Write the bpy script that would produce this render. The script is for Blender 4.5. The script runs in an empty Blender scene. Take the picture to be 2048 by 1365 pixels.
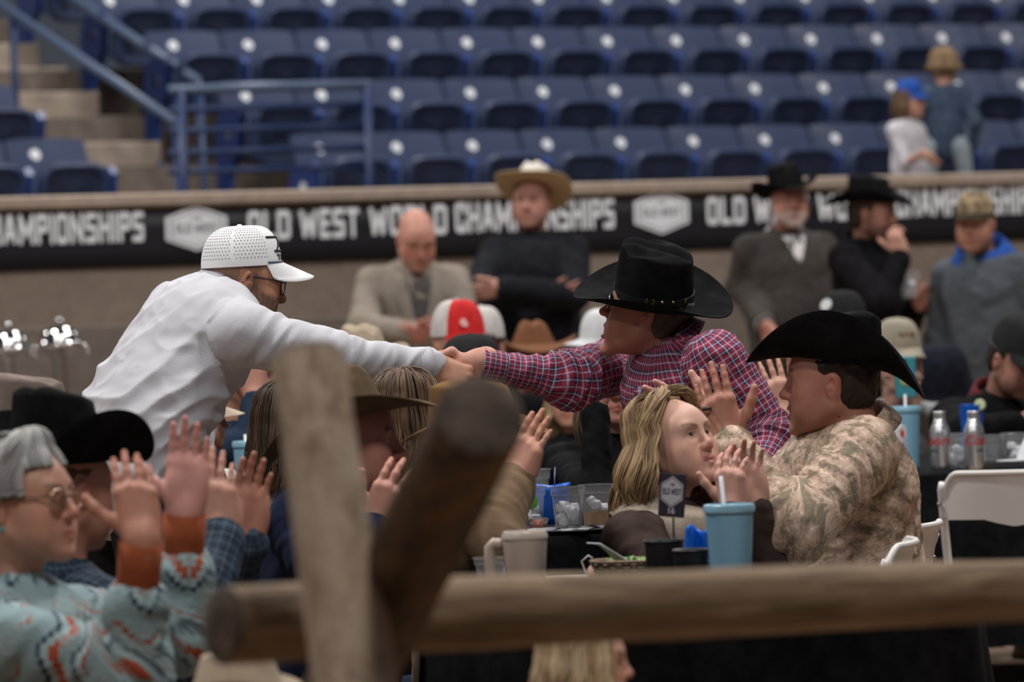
import bpy, math, random
import numpy as np
from mathutils import Vector, Matrix

SC = bpy.context.scene
COL = SC.collection
rnd = random.Random(7)

# ---------------------------------------------------------------- camera
F = 2048 * 200.0 / 36.0          # focal length in pixels (200 mm telephoto)
CAM = np.array([0.0, 0.0, 1.46])
_p, _r = math.radians(0.788), math.radians(1.85)
_fw = np.array([0, math.cos(_p), -math.sin(_p)])
_r0 = np.array([1.0, 0, 0]); _u0 = np.array([0, math.sin(_p), math.cos(_p)])
_rt = _r0 * math.cos(_r) - _u0 * math.sin(_r)
_up = _u0 * math.cos(_r) + _r0 * math.sin(_r)

def P(x, y, D):
    """world point seen at pixel (x, y) of the 2048x1365 frame, D metres deep"""
    return CAM + D * (_fw + _rt * ((x - 1024) / F) + _up * ((682.5 - y) / F))

def pix(p):
    d = np.asarray(p, float) - CAM
    z = d @ _fw
    return 1024 + F * (d @ _rt) / z, 682.5 - F * (d @ _up) / z, z

cam_data = bpy.data.cameras.new('camera')
cam = bpy.data.objects.new('camera', cam_data); COL.objects.link(cam)
cam_data.lens = 200; cam_data.sensor_width = 36; cam_data.clip_end = 300
M = Matrix.Identity(4)
for i in range(3):
    M[i][0], M[i][1], M[i][2], M[i][3] = _rt[i], _up[i], -_fw[i], CAM[i]
cam.matrix_world = M
cam_data.dof.use_dof = True
cam_data.dof.focus_distance = 14.25
cam_data.dof.aperture_fstop = 4.8
SC.camera = cam

# ---------------------------------------------------------------- light
SC.view_settings.view_transform = 'Standard'
SC.view_settings.look = 'None'
SC.view_settings.exposure = 0.0
SC.view_settings.gamma = 1.0
SC.view_settings.use_curve_mapping = False
SC.cycles.use_denoising = True
SC.cycles.max_bounces = 8
SC.cycles.sample_clamp_indirect = 4.0

world = bpy.data.worlds.new('arena_air'); SC.world = world
world.use_nodes = True
bg = world.node_tree.nodes['Background']
bg.inputs[0].default_value = (0.50, 0.54, 0.66, 1)
bg.inputs[1].default_value = 0.10

def lamp(name, loc, size, watts, color=(1, .95, .9), target=None):
    ld = bpy.data.lights.new(name, 'AREA'); ld.shape = 'DISK'; ld.size = size
    ld.energy = watts; ld.color = color
    lo = bpy.data.objects.new(name, ld); COL.objects.link(lo); lo.location = loc
    if target is not None:
        lo.rotation_euler = (Vector(target) - Vector(loc)).to_track_quat('-Z', 'Y').to_euler()
    return lo
# the arena's high-bay lamps, in a grid under its roof
for i, (lx, ly, w) in enumerate([(-7, 5, .55), (1.5, 6, .75), (-5, 14, 1.15), (3.0, 14.5, .95), (-5, 25, 1.05), (5, 24, 1.05), (0, 33, .75), (-12, 31, .7), (10, 36, .75)]):
    lamp('high_bay_lamp', (lx, ly, 9.5), 1.6, 640 * w, (1, .965, .93))

# ---------------------------------------------------------------- materials
MATS = {}
def mat(name, color=(.5, .5, .5), rough=.6, metal=0.0, spec=.5, **kw):
    if name in MATS: return MATS[name]
    m = bpy.data.materials.new(name); m.use_nodes = True
    b = m.node_tree.nodes['Principled BSDF']
    b.inputs['Base Color'].default_value = (*color, 1)
    b.inputs['Roughness'].default_value = rough
    b.inputs['Metallic'].default_value = metal
    b.inputs['Specular IOR Level'].default_value = spec
    for k, v in kw.items():
        b.inputs[k].default_value = v
    MATS[name] = m
    return m

class NT:
    """small node helper"""
    def __init__(s, m):
        s.m = m; s.t = m.node_tree; s.b = s.t.nodes['Principled BSDF']
    def n(s, typ, **kw):
        nd = s.t.nodes.new('ShaderNode' + typ)
        for k, v in kw.items():
            if hasattr(nd, k): setattr(nd, k, v)
            else: nd.inputs[k].default_value = v
        return nd
    def l(s, a, b): s.t.links.new(a, b)
    def coord(s, scale=(1, 1, 1), kind='Object', rot=(0, 0, 0), attr=None):
        if attr:
            c = s.n('Attribute'); c.attribute_name = attr; out = c.outputs['Vector']
        else:
            c = s.n('TexCoord'); out = c.outputs[kind]
        mp = s.n('Mapping'); mp.inputs['Scale'].default_value = scale; mp.inputs['Rotation'].default_value = rot
        s.l(out, mp.inputs['Vector']); return mp.outputs[0]
    def noise(s, vec, scale, detail=3, rough=.5, dist=0):
        nd = s.n('TexNoise'); nd.inputs['Scale'].default_value = scale; nd.inputs['Detail'].default_value = detail
        nd.inputs['Roughness'].default_value = rough; nd.inputs['Distortion'].default_value = dist
        if vec is not None: s.l(vec, nd.inputs['Vector'])
        return nd.outputs[0]
    def ramp(s, fac, stops, interp='LINEAR'):
        nd = s.n('ValToRGB'); cr = nd.color_ramp; cr.interpolation = interp
        while len(cr.elements) < len(stops): cr.elements.new(.5)
        for e, (p, c) in zip(cr.elements, stops):
            e.position = p; e.color = (*c, 1) if len(c) == 3 else c
        s.l(fac, nd.inputs[0]); return nd.outputs[0]
    def mix(s, fac, a, b, mode='MIX'):
        nd = s.n('Mix'); nd.data_type = 'RGBA'; nd.blend_type = mode
        for v, i in ((fac, 0), (a, 6), (b, 7)):
            if hasattr(v, 'is_output'): s.l(v, nd.inputs[i])
            elif isinstance(v, (int, float)): nd.inputs[i].default_value = v
            else: nd.inputs[i].default_value = (*v, 1)
        return nd.outputs[2]
    def math(s, op, a, b=0.0, c=0.0):
        nd = s.n('Math'); nd.operation = op
        for v, i in ((a, 0), (b, 1), (c, 2)):
            if hasattr(v, 'is_output'): s.l(v, nd.inputs[i])
            else: nd.inputs[i].default_value = v
        return nd.outputs[0]
    def bump(s, h, strength=.3, dist=.01):
        nd = s.n('Bump'); nd.inputs['Strength'].default_value = strength; nd.inputs['Distance'].default_value = dist
        s.l(h, nd.inputs['Height']); s.l(nd.outputs[0], s.b.inputs['Normal'])
    def col(s, o): s.l(o, s.b.inputs['Base Color'])
    def rough(s, o): s.l(o, s.b.inputs['Roughness'])

def noisy(name, c1, c2, scale=8, rough=.8, bump=.2, bscale=None, stretch=(1, 1, 1), dist=.01, spec=.3, detail=4, metal=0):
    if name in MATS: return MATS[name]
    m = mat(name, c1, rough, metal, spec); t = NT(m)
    v = t.coord(stretch)
    f = t.noise(v, scale, detail)
    t.col(t.ramp(f, [(.35, c1), (.65, c2)]))
    if bump: t.bump(t.noise(v, bscale or scale * 4, 4), bump, dist)
    return m

def fabric(name, color, rough=.9, sheen=.2, weave=900, bump=.25, var=.12):
    """plain cloth: fine weave relief with a slight blotchy variation"""
    if name in MATS: return MATS[name]
    m = mat(name, color, rough, 0, .2 if max(color) > .05 else .06); t = NT(m)
    m.node_tree.nodes['Principled BSDF'].inputs['Sheen Weight'].default_value = sheen * .15 if max(color) > .05 else 0.0
    v = t.coord()
    c2 = tuple(min(1, c * (1 + var) + .004) for c in color); c1 = tuple(c * (1 - var) for c in color)
    t.col(t.ramp(t.noise(v, 25, 3), [(.3, c1), (.7, c2)]))
    t.bump(t.noise(v, weave * .35, 2), bump, .002)
    return m

# ---------------------------------------------------------------- objects
def link(name, me, m=None, parent=None):
    o = bpy.data.objects.new(name, me); COL.objects.link(o)
    if m is not None and me is not None and len(me.materials) == 0: me.materials.append(m)
    if parent is not None: o.parent = parent
    return o

def tag(o, label=None, cat=None, group=None, kind=None):
    if label: o['label'] = label
    if cat: o['category'] = cat
    if group: o['group'] = group
    if kind: o['kind'] = kind
    return o

def empty(name, loc=(0, 0, 0), rotz=0.0, label=None, cat=None, group=None, kind=None):
    o = bpy.data.objects.new(name, None); COL.objects.link(o)
    o.location = loc; o.rotation_euler = (0, 0, rotz); o.empty_display_size = .1
    return tag(o, label, cat, group, kind)

def mesh_np(name, v, faces, smooth=True, col=None, uv=None):
    """mesh from arrays: faces is an (n,4) / (n,3) array or a list of index lists"""
    me = bpy.data.meshes.new(name)
    v = np.asarray(v, np.float32)
    if isinstance(faces, np.ndarray):
        n, k = faces.shape
        me.vertices.add(len(v)); me.vertices.foreach_set('co', v.ravel())
        me.loops.add(n * k); me.loops.foreach_set('vertex_index', faces.astype(np.int32).ravel())
        me.polygons.add(n); me.polygons.foreach_set('loop_start', np.arange(0, n * k, k, dtype=np.int32))
        me.update(calc_edges=True)
    else:
        me.from_pydata([tuple(p) for p in v.tolist()], [], faces); me.update()
    me.validate()
    if smooth: me.polygons.foreach_set('use_smooth', np.ones(len(me.polygons), bool))
    if col is not None:
        a = me.attributes.new('Col', 'FLOAT_COLOR', 'POINT')
        c = np.ones((len(v), 4), np.float32); c[:, :3] = col
        a.data.foreach_set('color', c.ravel())
    if uv is not None:
        a = me.attributes.new('Wrap', 'FLOAT_VECTOR', 'POINT')
        a.data.foreach_set('vector', np.asarray(uv, np.float32).ravel())
    return me

class MB:
    """collects boxes, tubes, lathes ... into ONE mesh"""
    def __init__(s): s.v = []; s.f = []; s.mi = []; s.m = 0
    def add(s, v, f):
        o = len(s.v); s.v += [tuple(map(float, p)) for p in v]
        s.f += [[i + o for i in q] for q in f]; s.mi += [s.m] * len(f); return s
    def box(s, c, size, R=None, bev=0.0):
        hx, hy, hz = [a / 2 for a in size]
        if bev > 0:
            b = min(bev, hx * .99, hy * .99, hz * .99)
            v = []; f = []
            idx = {}
            for sx in (-1, 1):
                for sy in (-1, 1):
                    for sz in (-1, 1):
                        for ax in range(3):
                            p = [sx * (hx - b), sy * (hy - b), sz * (hz - b)]
                            p[ax] = (sx, sy, sz)[ax] * (hx, hy, hz)[ax]
                            idx[(sx, sy, sz, ax)] = len(v); v.append(p)
            def I(ax, sg, others):
                k = [0, 0, 0]; k[ax] = sg
                o_ = [i for i in range(3) if i != ax]
                k[o_[0]], k[o_[1]] = others
                return idx[(k[0], k[1], k[2], ax)]
            for ax in range(3):
                for sg in (-1, 1):
                    q = [I(ax, sg, (-1, -1)), I(ax, sg, (1, -1)), I(ax, sg, (1, 1)), I(ax, sg, (-1, 1))]
                    if (sg < 0) != (ax == 1): q = q[::-1]
                    f.append(q)
            for ax in range(3):      # edges along ax
                a1, a2 = [i for i in range(3) if i != ax]
                for s1 in (-1, 1):
                    for s2 in (-1, 1):
                        k0 = [0, 0, 0]; k0[ax] = -1; k0[a1] = s1; k0[a2] = s2
                        k1 = list(k0); k1[ax] = 1
                        f.append([idx[(*k0, a1)], idx[(*k1, a1)], idx[(*k1, a2)], idx[(*k0, a2)]])
            for sx in (-1, 1):
                for sy in (-1, 1):
                    for sz in (-1, 1):
                        f.append([idx[(sx, sy, sz, a)] for a in range(3)])
        else:
            v = [(x * hx, y * hy, z * hz) for x in (-1, 1) for y in (-1, 1) for z in (-1, 1)]
            f = [[0, 1, 3, 2], [4, 6, 7, 5], [0, 4, 5, 1], [2, 3, 7, 6], [0, 2, 6, 4], [1, 5, 7, 3]]
        v = np.array(v, float)
        if R is not None: v = v @ np.asarray(R, float).T
        return s.add(v + np.asarray(c, float), f)
    def tube(s, pts, rad, n=10, caps=True, flat=1.0, upv=None):
        pts = np.asarray(pts, float); k = len(pts)
        rad = [rad] * k if np.isscalar(rad) else list(rad)
        T = np.gradient(pts, axis=0); T /= np.linalg.norm(T, axis=1)[:, None] + 1e-12
        a = np.array([0, 0, 1.0]) if upv is None else np.asarray(upv, float)
        if abs(T[0] @ a) > .95: a = np.array([1.0, 0, 0])
        u = a - T[0] * (a @ T[0]); u /= np.linalg.norm(u)
        v = []; f = []
        for i in range(k):
            u = u - T[i] * (u @ T[i]); u /= np.linalg.norm(u) + 1e-12
            w = np.cross(T[i], u)
            for j in range(n):
                an = 2 * math.pi * j / n
                v.append(pts[i] + rad[i] * (u * math.cos(an) * flat + w * math.sin(an)))
        for i in range(k - 1):
            for j in range(n):
                f.append([i * n + j, i * n + (j + 1) % n, (i + 1) * n + (j + 1) % n, (i + 1) * n + j])
        if caps:
            f.append(list(range(n))[::-1]); f.append([(k - 1) * n + j for j in range(n)])
        return s.add(v, f)
    def lathe(s, prof, n=24, c=(0, 0, 0), R=None, sx=1, sy=1):
        """profile of (radius, z)"""
        v = []; f = []; k = len(prof)
        for r, z in prof:
            for j in range(n):
                a = 2 * math.pi * j / n
                v.append((r * math.cos(a) * sx, r * math.sin(a) * sy, z))
        for i in range(k - 1):
            for j in range(n):
                f.append([i * n + j, i * n + (j + 1) % n, (i + 1) * n + (j + 1) % n, (i + 1) * n + j])
        if prof[0][0] > 1e-6: f.append(list(range(n))[::-1])
        if prof[-1][0] > 1e-6: f.append([(k - 1) * n + j for j in range(n)])
        v = np.array(v)
        if R is not None: v = v @ np.asarray(R, float).T
        return s.add(v + np.asarray(c, float), f)
    def grid(s, fn, nu, nv, closed_u=False, flip=False):
        v = [fn(i / (nu if closed_u else nu - 1), j / (nv - 1)) for j in range(nv) for i in range(nu)]
        f = []
        for j in range(nv - 1):
            for i in range(nu if closed_u else nu - 1):
                q = [j * nu + i, j * nu + (i + 1) % nu, (j + 1) * nu + (i + 1) % nu, (j + 1) * nu + i]
                f.append(q[::-1] if flip else q)
        return s.add(v, f)
    def sphere(s, c, r, n=12, m=8, R=None):
        r = np.array([r, r, r]) if np.isscalar(r) else np.asarray(r)
        prof = [(math.sin(math.pi * i / m), -math.cos(math.pi * i / m)) for i in range(m + 1)]
        b = MB().lathe(prof, n)
        v = np.array(b.v) * r
        if R is not None: v = v @ np.asarray(R).T
        return s.add(v + np.asarray(c, float), b.f)
    def prism(s, poly, y0, y1, fn=None):
        """poly of (x, z) extruded along y"""
        n = len(poly)
        v = [(x, y0, z) for x, z in poly] + [(x, y1, z) for x, z in poly]
        f = [list(range(n)), [n + i for i in range(n)][::-1]]
        f += [[i, n + i, n + (i + 1) % n, (i + 1) % n] for i in range(n)]
        if fn: v = [fn(p) for p in v]
        return s.add(v, f)
    def xf(s, R=None, t=(0, 0, 0)):
        v = np.array(s.v)
        if R is not None: v = v @ np.asarray(R, float).T
        s.v = [tuple(p) for p in v + np.asarray(t, float)]; return s
    def mesh(s, name, smooth=False):
        me = bpy.data.meshes.new(name); me.from_pydata(s.v, [], s.f); me.update()
        if smooth == 'auto':
            me.polygons.foreach_set('use_smooth', np.ones(len(me.polygons), bool))
            try: me.set_sharp_from_angle(angle=math.radians(40))
            except Exception: pass
        elif smooth: me.polygons.foreach_set('use_smooth', np.ones(len(me.polygons), bool))
        if any(s.mi): me.polygons.foreach_set('material_index', np.array(s.mi, np.int32))
        return me
    def build(s, name, m=None, parent=None, smooth='auto', mats=None):
        me = s.mesh(name, smooth)
        if mats:
            for q in mats: me.materials.append(q)
        return link(name, me, m, parent)

def rotz(a):
    c, s_ = math.cos(a), math.sin(a); return np.array([[c, -s_, 0], [s_, c, 0], [0, 0, 1.0]])
def rotx(a):
    c, s_ = math.cos(a), math.sin(a); return np.array([[1.0, 0, 0], [0, c, -s_], [0, s_, c]])
def roty(a):
    c, s_ = math.cos(a), math.sin(a); return np.array([[c, 0, s_], [0, 1.0, 0], [-s_, 0, c]])
def unit(v):
    v = np.asarray(v, float); return v / (np.linalg.norm(v) + 1e-12)
def frame(fwd, up):
    """3x3 with columns x (right), y (forward), z (up)"""
    y = unit(fwd); x = unit(np.cross(y, up)); z = np.cross(x, y)
    return np.stack([x, y, z], 1)
A = np.array
ORD = 'first second third fourth fifth sixth seventh eighth ninth tenth eleventh twelfth thirteenth fourteenth fifteenth sixteenth seventeenth eighteenth nineteenth twentieth'.split()

def copy_tree(o, parent=None):
    c = o.copy(); COL.objects.link(c); c.parent = parent
    for ch in list(o.children): copy_tree(ch, c)
    return c

# ---------------------------------------------------------------- numpy noise
def vnoise(p, seed=0):
    """value noise in [-1, 1] at points p (n,3)"""
    p = np.asarray(p, np.float64); i = np.floor(p).astype(np.int64); f = p - i; f = f * f * (3 - 2 * f)
    def h(x, y, z):
        n = (x * 374761393 + y * 668265263 + z * 2147483647 + seed * 974711) & 0xffffffff
        n = ((n ^ (n >> 13)) * 1274126177) & 0xffffffff
        return ((n ^ (n >> 16)) & 0xffff) / 32767.5 - 1
    r = 0
    for dx in (0, 1):
        wx = f[:, 0] if dx else 1 - f[:, 0]
        for dy in (0, 1):
            wy = f[:, 1] if dy else 1 - f[:, 1]
            for dz in (0, 1):
                wz = f[:, 2] if dz else 1 - f[:, 2]
                r = r + wx * wy * wz * h(i[:, 0] + dx, i[:, 1] + dy, i[:, 2] + dz)
    return r
def fbm(p, octv=3, seed=0):
    r = 0; a = .5; p = np.asarray(p, float)
    for o in range(octv): r = r + a * vnoise(p * 2 ** o + 17.3 * o, seed + o); a *= .5
    return r
# ---------------------------------------------------------------- smooth solids
class Sdf:
    """union of rounded solids with smooth blends, meshed as one continuous surface"""
    def __init__(s): s.pr = []
    def _put(s, kind, par, lo, hi, k, op, tg): s.pr.append((kind, par, A(lo, float), A(hi, float), k, op, tg)); return s
    def cap(s, a, b, ra, rb=None, k=.02, op=1, tg=0):
        a = A(a, float); b = A(b, float); rb = ra if rb is None else rb; r = max(ra, rb)
        return s._put('c', (a, b, ra, rb), np.minimum(a, b) - r, np.maximum(a, b) + r, k, op, tg)
    def ell(s, c, rad, R=None, k=.02, op=1, tg=0):
        c = A(c, float); rad = A(rad, float); R = np.eye(3) if R is None else R
        e = np.sqrt(((R * rad) ** 2).sum(1))
        return s._put('e', (c, rad, R), c - e, c + e, k, op, tg)
    def box(s, c, half, R=None, r=.005, k=.02, op=1, tg=0):
        c = A(c, float); half = A(half, float); R = np.eye(3) if R is None else R
        e = np.abs(R) @ half
        return s._put('b', (c, half, R, r), c - e, c + e, k, op, tg)
    def ecap(s, a, b, ra, rb, axis, flat, k=.04, op=1, tg=0):
        """tapered limb whose section is squashed by flat along axis"""
        a = A(a, float); b = A(b, float); r = max(ra, rb)
        return s._put('f', (a, b, ra, rb, unit(axis), flat), np.minimum(a, b) - r, np.maximum(a, b) + r, k, op, tg)
    @staticmethod
    def dist(pr, p):
        kind, par = pr[0], pr[1]
        if kind == 'c':
            a, b, ra, rb = par; ba = b - a; q = p - a
            t = np.clip(q @ ba / (ba @ ba + 1e-12), 0, 1)
            return np.sqrt((((q - t[:, None] * ba)) ** 2).sum(1)) - (ra + (rb - ra) * t)
        if kind == 'f':
            a, b, ra, rb, ax, fl = par; ba = b - a; q = p - a
            t = np.clip(q @ ba / (ba @ ba + 1e-12), 0, 1)
            w = q - t[:, None] * ba; c = w @ ax
            w = w + (c * (1 / fl - 1))[:, None] * ax
            d = np.sqrt((w ** 2).sum(1)) - (ra + (rb - ra) * t)
            return d * (fl if fl < 1 else 1)
        if kind == 'e':
            c, rad, R = par; q = (p - c) @ R
            k0 = np.sqrt(((q / rad) ** 2).sum(1)); k1 = np.sqrt(((q / rad ** 2) ** 2).sum(1))
            return k0 * (k0 - 1) / (k1 + 1e-9)
        c, half, R, r = par
        q = np.abs((p - c) @ R) - (half - r)
        return np.sqrt((np.maximum(q, 0) ** 2).sum(1)) + np.minimum(q.max(1), 0) - r
    def field(s, ctr, pts, marg, rad):
        """pts (nb,m,3) grouped in blocks of centre ctr, half diagonal rad"""
        nb, m, _ = pts.shape
        d = np.full((nb, m), .3)
        for pr in s.pr:
            g = pr[4] + marg
            sel = np.nonzero(((ctr >= pr[2] - g - rad) & (ctr <= pr[3] + g + rad)).all(1))[0]
            if not len(sel): continue
            e = s.dist(pr, pts[sel].reshape(-1, 3)).reshape(len(sel), m)
            k = max(pr[4], 1e-5); o = d[sel]
            if pr[5] > 0:
                h = np.maximum(k - np.abs(o - e), 0) / k
                d[sel] = np.minimum(o, e) - h * h * k * .25
            else:
                h = np.maximum(k - np.abs(o + e), 0) / k
                d[sel] = np.maximum(o, -e) + h * h * k * .25
        return d
    def mesh(s, h):
        lo = np.min([p[2] - p[4] for p in s.pr if p[5] > 0], 0) - 3 * h
        hi = np.max([p[3] + p[4] for p in s.pr if p[5] > 0], 0) + 3 * h
        B = 8; bs = B * h
        nb = np.ceil((hi - lo) / bs).astype(int)
        gi = np.stack(np.meshgrid(*[np.arange(k) for k in nb], indexing='ij'), -1).reshape(-1, 3)
        ctr = lo + (gi + .5) * bs
        d0 = s.field(ctr, ctr[:, None, :], bs * 1.2, 0.0)[:, 0]
        act = np.abs(d0) < bs * 1.15
        gi = gi[act]; ctr = ctr[act]
        off = np.stack(np.meshgrid(*[np.arange(B + 1)] * 3, indexing='ij'), -1).reshape(-1, 3) * h
        pts = (lo + gi * bs)[:, None, :] + off
        V = s.field(ctr, pts, 3 * h, bs * .5).reshape(-1, B + 1, B + 1, B + 1)
        S = V < 0
        cs = [(i, j, k) for i in (0, 1) for j in (0, 1) for k in (0, 1)]
        sub = lambda Q, c: Q[:, c[0]:c[0] + B, c[1]:c[1] + B, c[2]:c[2] + B]
        cnt = sum(sub(S, c).astype(np.int8) for c in cs)
        b, i, j, k = np.nonzero((cnt > 0) & (cnt < 8))
        val = {c: V[b, i + c[0], j + c[1], k + c[2]] for c in cs}
        acc = np.zeros((len(b), 3)); num = np.zeros(len(b))
        for c in cs:
            for ax in range(3):
                if c[ax] == 0:
                    c2 = list(c); c2[ax] = 1; c2 = tuple(c2)
                    v0, v1 = val[c], val[c2]; x = (v0 < 0) != (v1 < 0)
                    t = np.where(x, v0 / np.where(x, v0 - v1, 1), 0)
                    pt = np.tile(A(c, float), (len(b), 1)); pt[:, ax] = t
                    acc += pt * x[:, None]; num += x
        cell = gi[b] * B + np.stack([i, j, k], 1)
        verts = lo + (cell + acc / num[:, None]) * h
        N = nb * B + 2
        lin = (cell[:, 0] * N[1] + cell[:, 1]) * N[2] + cell[:, 2]
        order = np.argsort(lin); sl = lin[order]
        def find(c):
            q = (c[:, 0] * N[1] + c[:, 1]) * N[2] + c[:, 2]
            w = np.clip(np.searchsorted(sl, q), 0, len(sl) - 1)
            return np.where(sl[w] == q, order[w], -1)
        faces = []
        s0 = val[(0, 0, 0)] < 0
        for ax in range(3):
            c2 = [0, 0, 0]; c2[ax] = 1
            s1 = val[tuple(c2)] < 0
            m_ = s0 != s1
            cc = cell[m_]; a1, a2 = (ax + 1) % 3, (ax + 2) % 3
            e1 = np.zeros(3, int); e1[a1] = 1; e2 = np.zeros(3, int); e2[a2] = 1
            q = np.stack([find(cc), find(cc - e1), find(cc - e1 - e2), find(cc - e2)], 1)
            fl = s0[m_]
            q[~fl] = q[~fl][:, ::-1]
            faces.append(q[(q >= 0).all(1)])
        faces = np.concatenate(faces)
        return verts, faces
    def near(s, p, tags=None):
        """index into s.pr of the solid nearest to each point"""
        best = np.full(len(p), 1e9); who = np.zeros(len(p), int)
        for i, pr in enumerate(s.pr):
            if pr[5] < 0: continue
            e = s.dist(pr, p); m = e < best
            best[m] = e[m]; who[m] = i
        return who
    def tags(s, p):
        w = s.near(p); t = A([pr[6] for pr in s.pr]); return t[w]

def vnormals(v, f):
    n = np.zeros_like(v)
    a = np.cross(v[f[:, 2]] - v[f[:, 0]], v[f[:, 3]] - v[f[:, 1]])
    for c in range(4): np.add.at(n, f[:, c], a)
    return n / (np.linalg.norm(n, axis=1)[:, None] + 1e-12)

def relax(v, f, it=1, lam=.5):
    e = np.concatenate([f[:, [0, 1]], f[:, [1, 2]], f[:, [2, 3]], f[:, [3, 0]]])
    deg = np.bincount(e.ravel(), minlength=len(v)).astype(float)[:, None]
    for _ in range(it):
        s_ = np.zeros_like(v)
        np.add.at(s_, e[:, 0], v[e[:, 1]]); np.add.at(s_, e[:, 1], v[e[:, 0]])
        v = v + lam * (s_ / np.maximum(deg, 1) - v)
    return v
def joinm(parts):
    """[(v, f, col or None)] -> one"""
    V, Fc, C = [], [], []; o = 0
    for v, f, c in parts:
        V.append(v); Fc.append(f + o); C.append(c); o += len(v)
    return np.concatenate(V), np.concatenate(Fc), np.concatenate(C)
# ---------------------------------------------------------------- people
def attr_mat(name, rough=.5, spec=.4, sss=0.0, bump=0.0, bscale=300, sheen=0, coat=0):
    if name in MATS: return MATS[name]
    m = mat(name, (.5, .4, .35), rough, 0, spec); t = NT(m)
    a = t.n('Attribute'); a.attribute_name = 'Col'
    t.col(a.outputs['Color'])
    if sss:
        t.b.inputs['Subsurface Weight'].default_value = sss
        t.b.inputs['Subsurface Radius'].default_value = (.012, .005, .003)
        t.b.inputs['Subsurface Scale'].default_value = .6
    if bump: t.bump(t.noise(t.coord(), bscale, 3), bump, .002)
    if sheen: t.b.inputs['Sheen Weight'].default_value = sheen
    return m
SKIN = attr_mat('skin', .52, .35, 0.0, .12, 420)
HAIR = attr_mat('hair', .55, .35)
EYE = attr_mat('eye_surface', .12, .5)

def hand_local(thumb=(.62, .70, .35), curl=(.18, .22, .14), spread=1.0, each=None, scale=1.0):
    """right hand in its own frame: y along the fingers, x to the thumb, z = back of the hand; palm faces -z"""
    s = Sdf(); S = scale
    mc = [(.030, .093), (.010, .099), (-.011, .094), (-.030, .083)]
    ln = [.071, .079, .073, .057]; rr = [.0088, .0090, .0084, .0075]
    sp = [.10, .02, -.07, -.17]
    for q, (x, y) in enumerate(mc):
        s.cap((x * .45, .004, -.001), (x, y, .002), .0165, .0125, k=.016)
    s.box((0, .055, -.002), (.033, .042, .012), r=.011, k=.015)
    s.ell((.024, .038, -.013), (.017, .033, .015), k=.02)          # ball of the thumb
    s.ell((-.026, .040, -.011), (.014, .036, .013), k=.02)
    s.cap((0, -.03, 0), (0, .012, 0), .024, .024, k=.02)
    for q, (x, y) in enumerate(mc):
        c = each[q] if each else curl
        base = A([x, y, .002]); ang = 0.0; az = sp[q] * spread; p = base
        s.ell(base + (0, .0, .003), (rr[q] * 1.15,) * 3, k=.008)     # knuckle
        for sg, (fr, cu) in enumerate(zip((.44, .31, .27), c)):
            ang += cu
            d = A([math.sin(az) * math.cos(ang), math.cos(az) * math.cos(ang), -math.sin(ang)])
            n = p + d * ln[q] * fr
            r0 = rr[q] * (1 - .09 * sg); r1 = rr[q] * (1 - .09 * (sg + 1))
            s.cap(p, n, r0, r1, k=.0045 if sg else .007); p = n
    chain = thumb if hasattr(thumb[0], '__len__') else None
    t = unit(chain[0] if chain else thumb); b = A([.024, .026, -.010]); p = b
    bend = A([-.25, .55, -.05]); ti = 0
    for L, r0, r1 in ((.040, .0150, .0118), (.034, .0112, .0102), (.027, .0102, .0085)):
        n = p + t * L; s.cap(p, n, r0, r1, k=.009); p = n; ti += 1; t = unit(chain[min(ti, 2)]) if chain else unit(t + bend * .35)
    return s

def hand_mesh(side, wrist, fdir, tdir, h=.0035, skin=(.5, .3, .22), elbow=None, scale=1.0, arm_r=(.036, .027), **kw):
    """side +1 right / -1 left; fdir: where the fingers point; tdir: the side the thumb is on"""
    y = unit(fdir); x = unit(A(tdir) - y * (A(tdir) @ y)); z = -np.cross(x, y)
    # right hand: palm normal = x cross y, back of hand z = -(x cross y); left: mirrored
    if side < 0: z = -z
    R = np.stack([x, y, z], 1)
    s = hand_local(**kw)
    if elbow is not None:                       # forearm, in hand space
        e = (A(elbow) - A(wrist)) @ R / scale; e = e * .75
        s.cap(e, (0, -.006, 0), arm_r[0], arm_r[1], k=.02)
    v, f = s.mesh(h / scale)
    if len(v) > 0: v = relax(v, f, 1, .4)
    loc = v
    w = (v * scale) @ R.T + A(wrist)
    if side < 0 or np.linalg.det(R) < 0: f = f[:, ::-1] if np.linalg.det(R) < 0 else f
    c = np.tile(A(skin, float), (len(v), 1))
    n = .5 + .5 * fbm(loc * 90, 2, 3)
    c *= (.9 + .2 * n)[:, None]
    tip = np.clip((loc[:, 1] - .12) / .05, 0, 1)[:, None] * .5 + .15 * np.exp(-((loc[:, 1] - .095) / .01) ** 2)[:, None]
    c = c * (1 - tip) + c * A([1.12, .86, .84]) * tip
    return w, f, c

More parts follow.
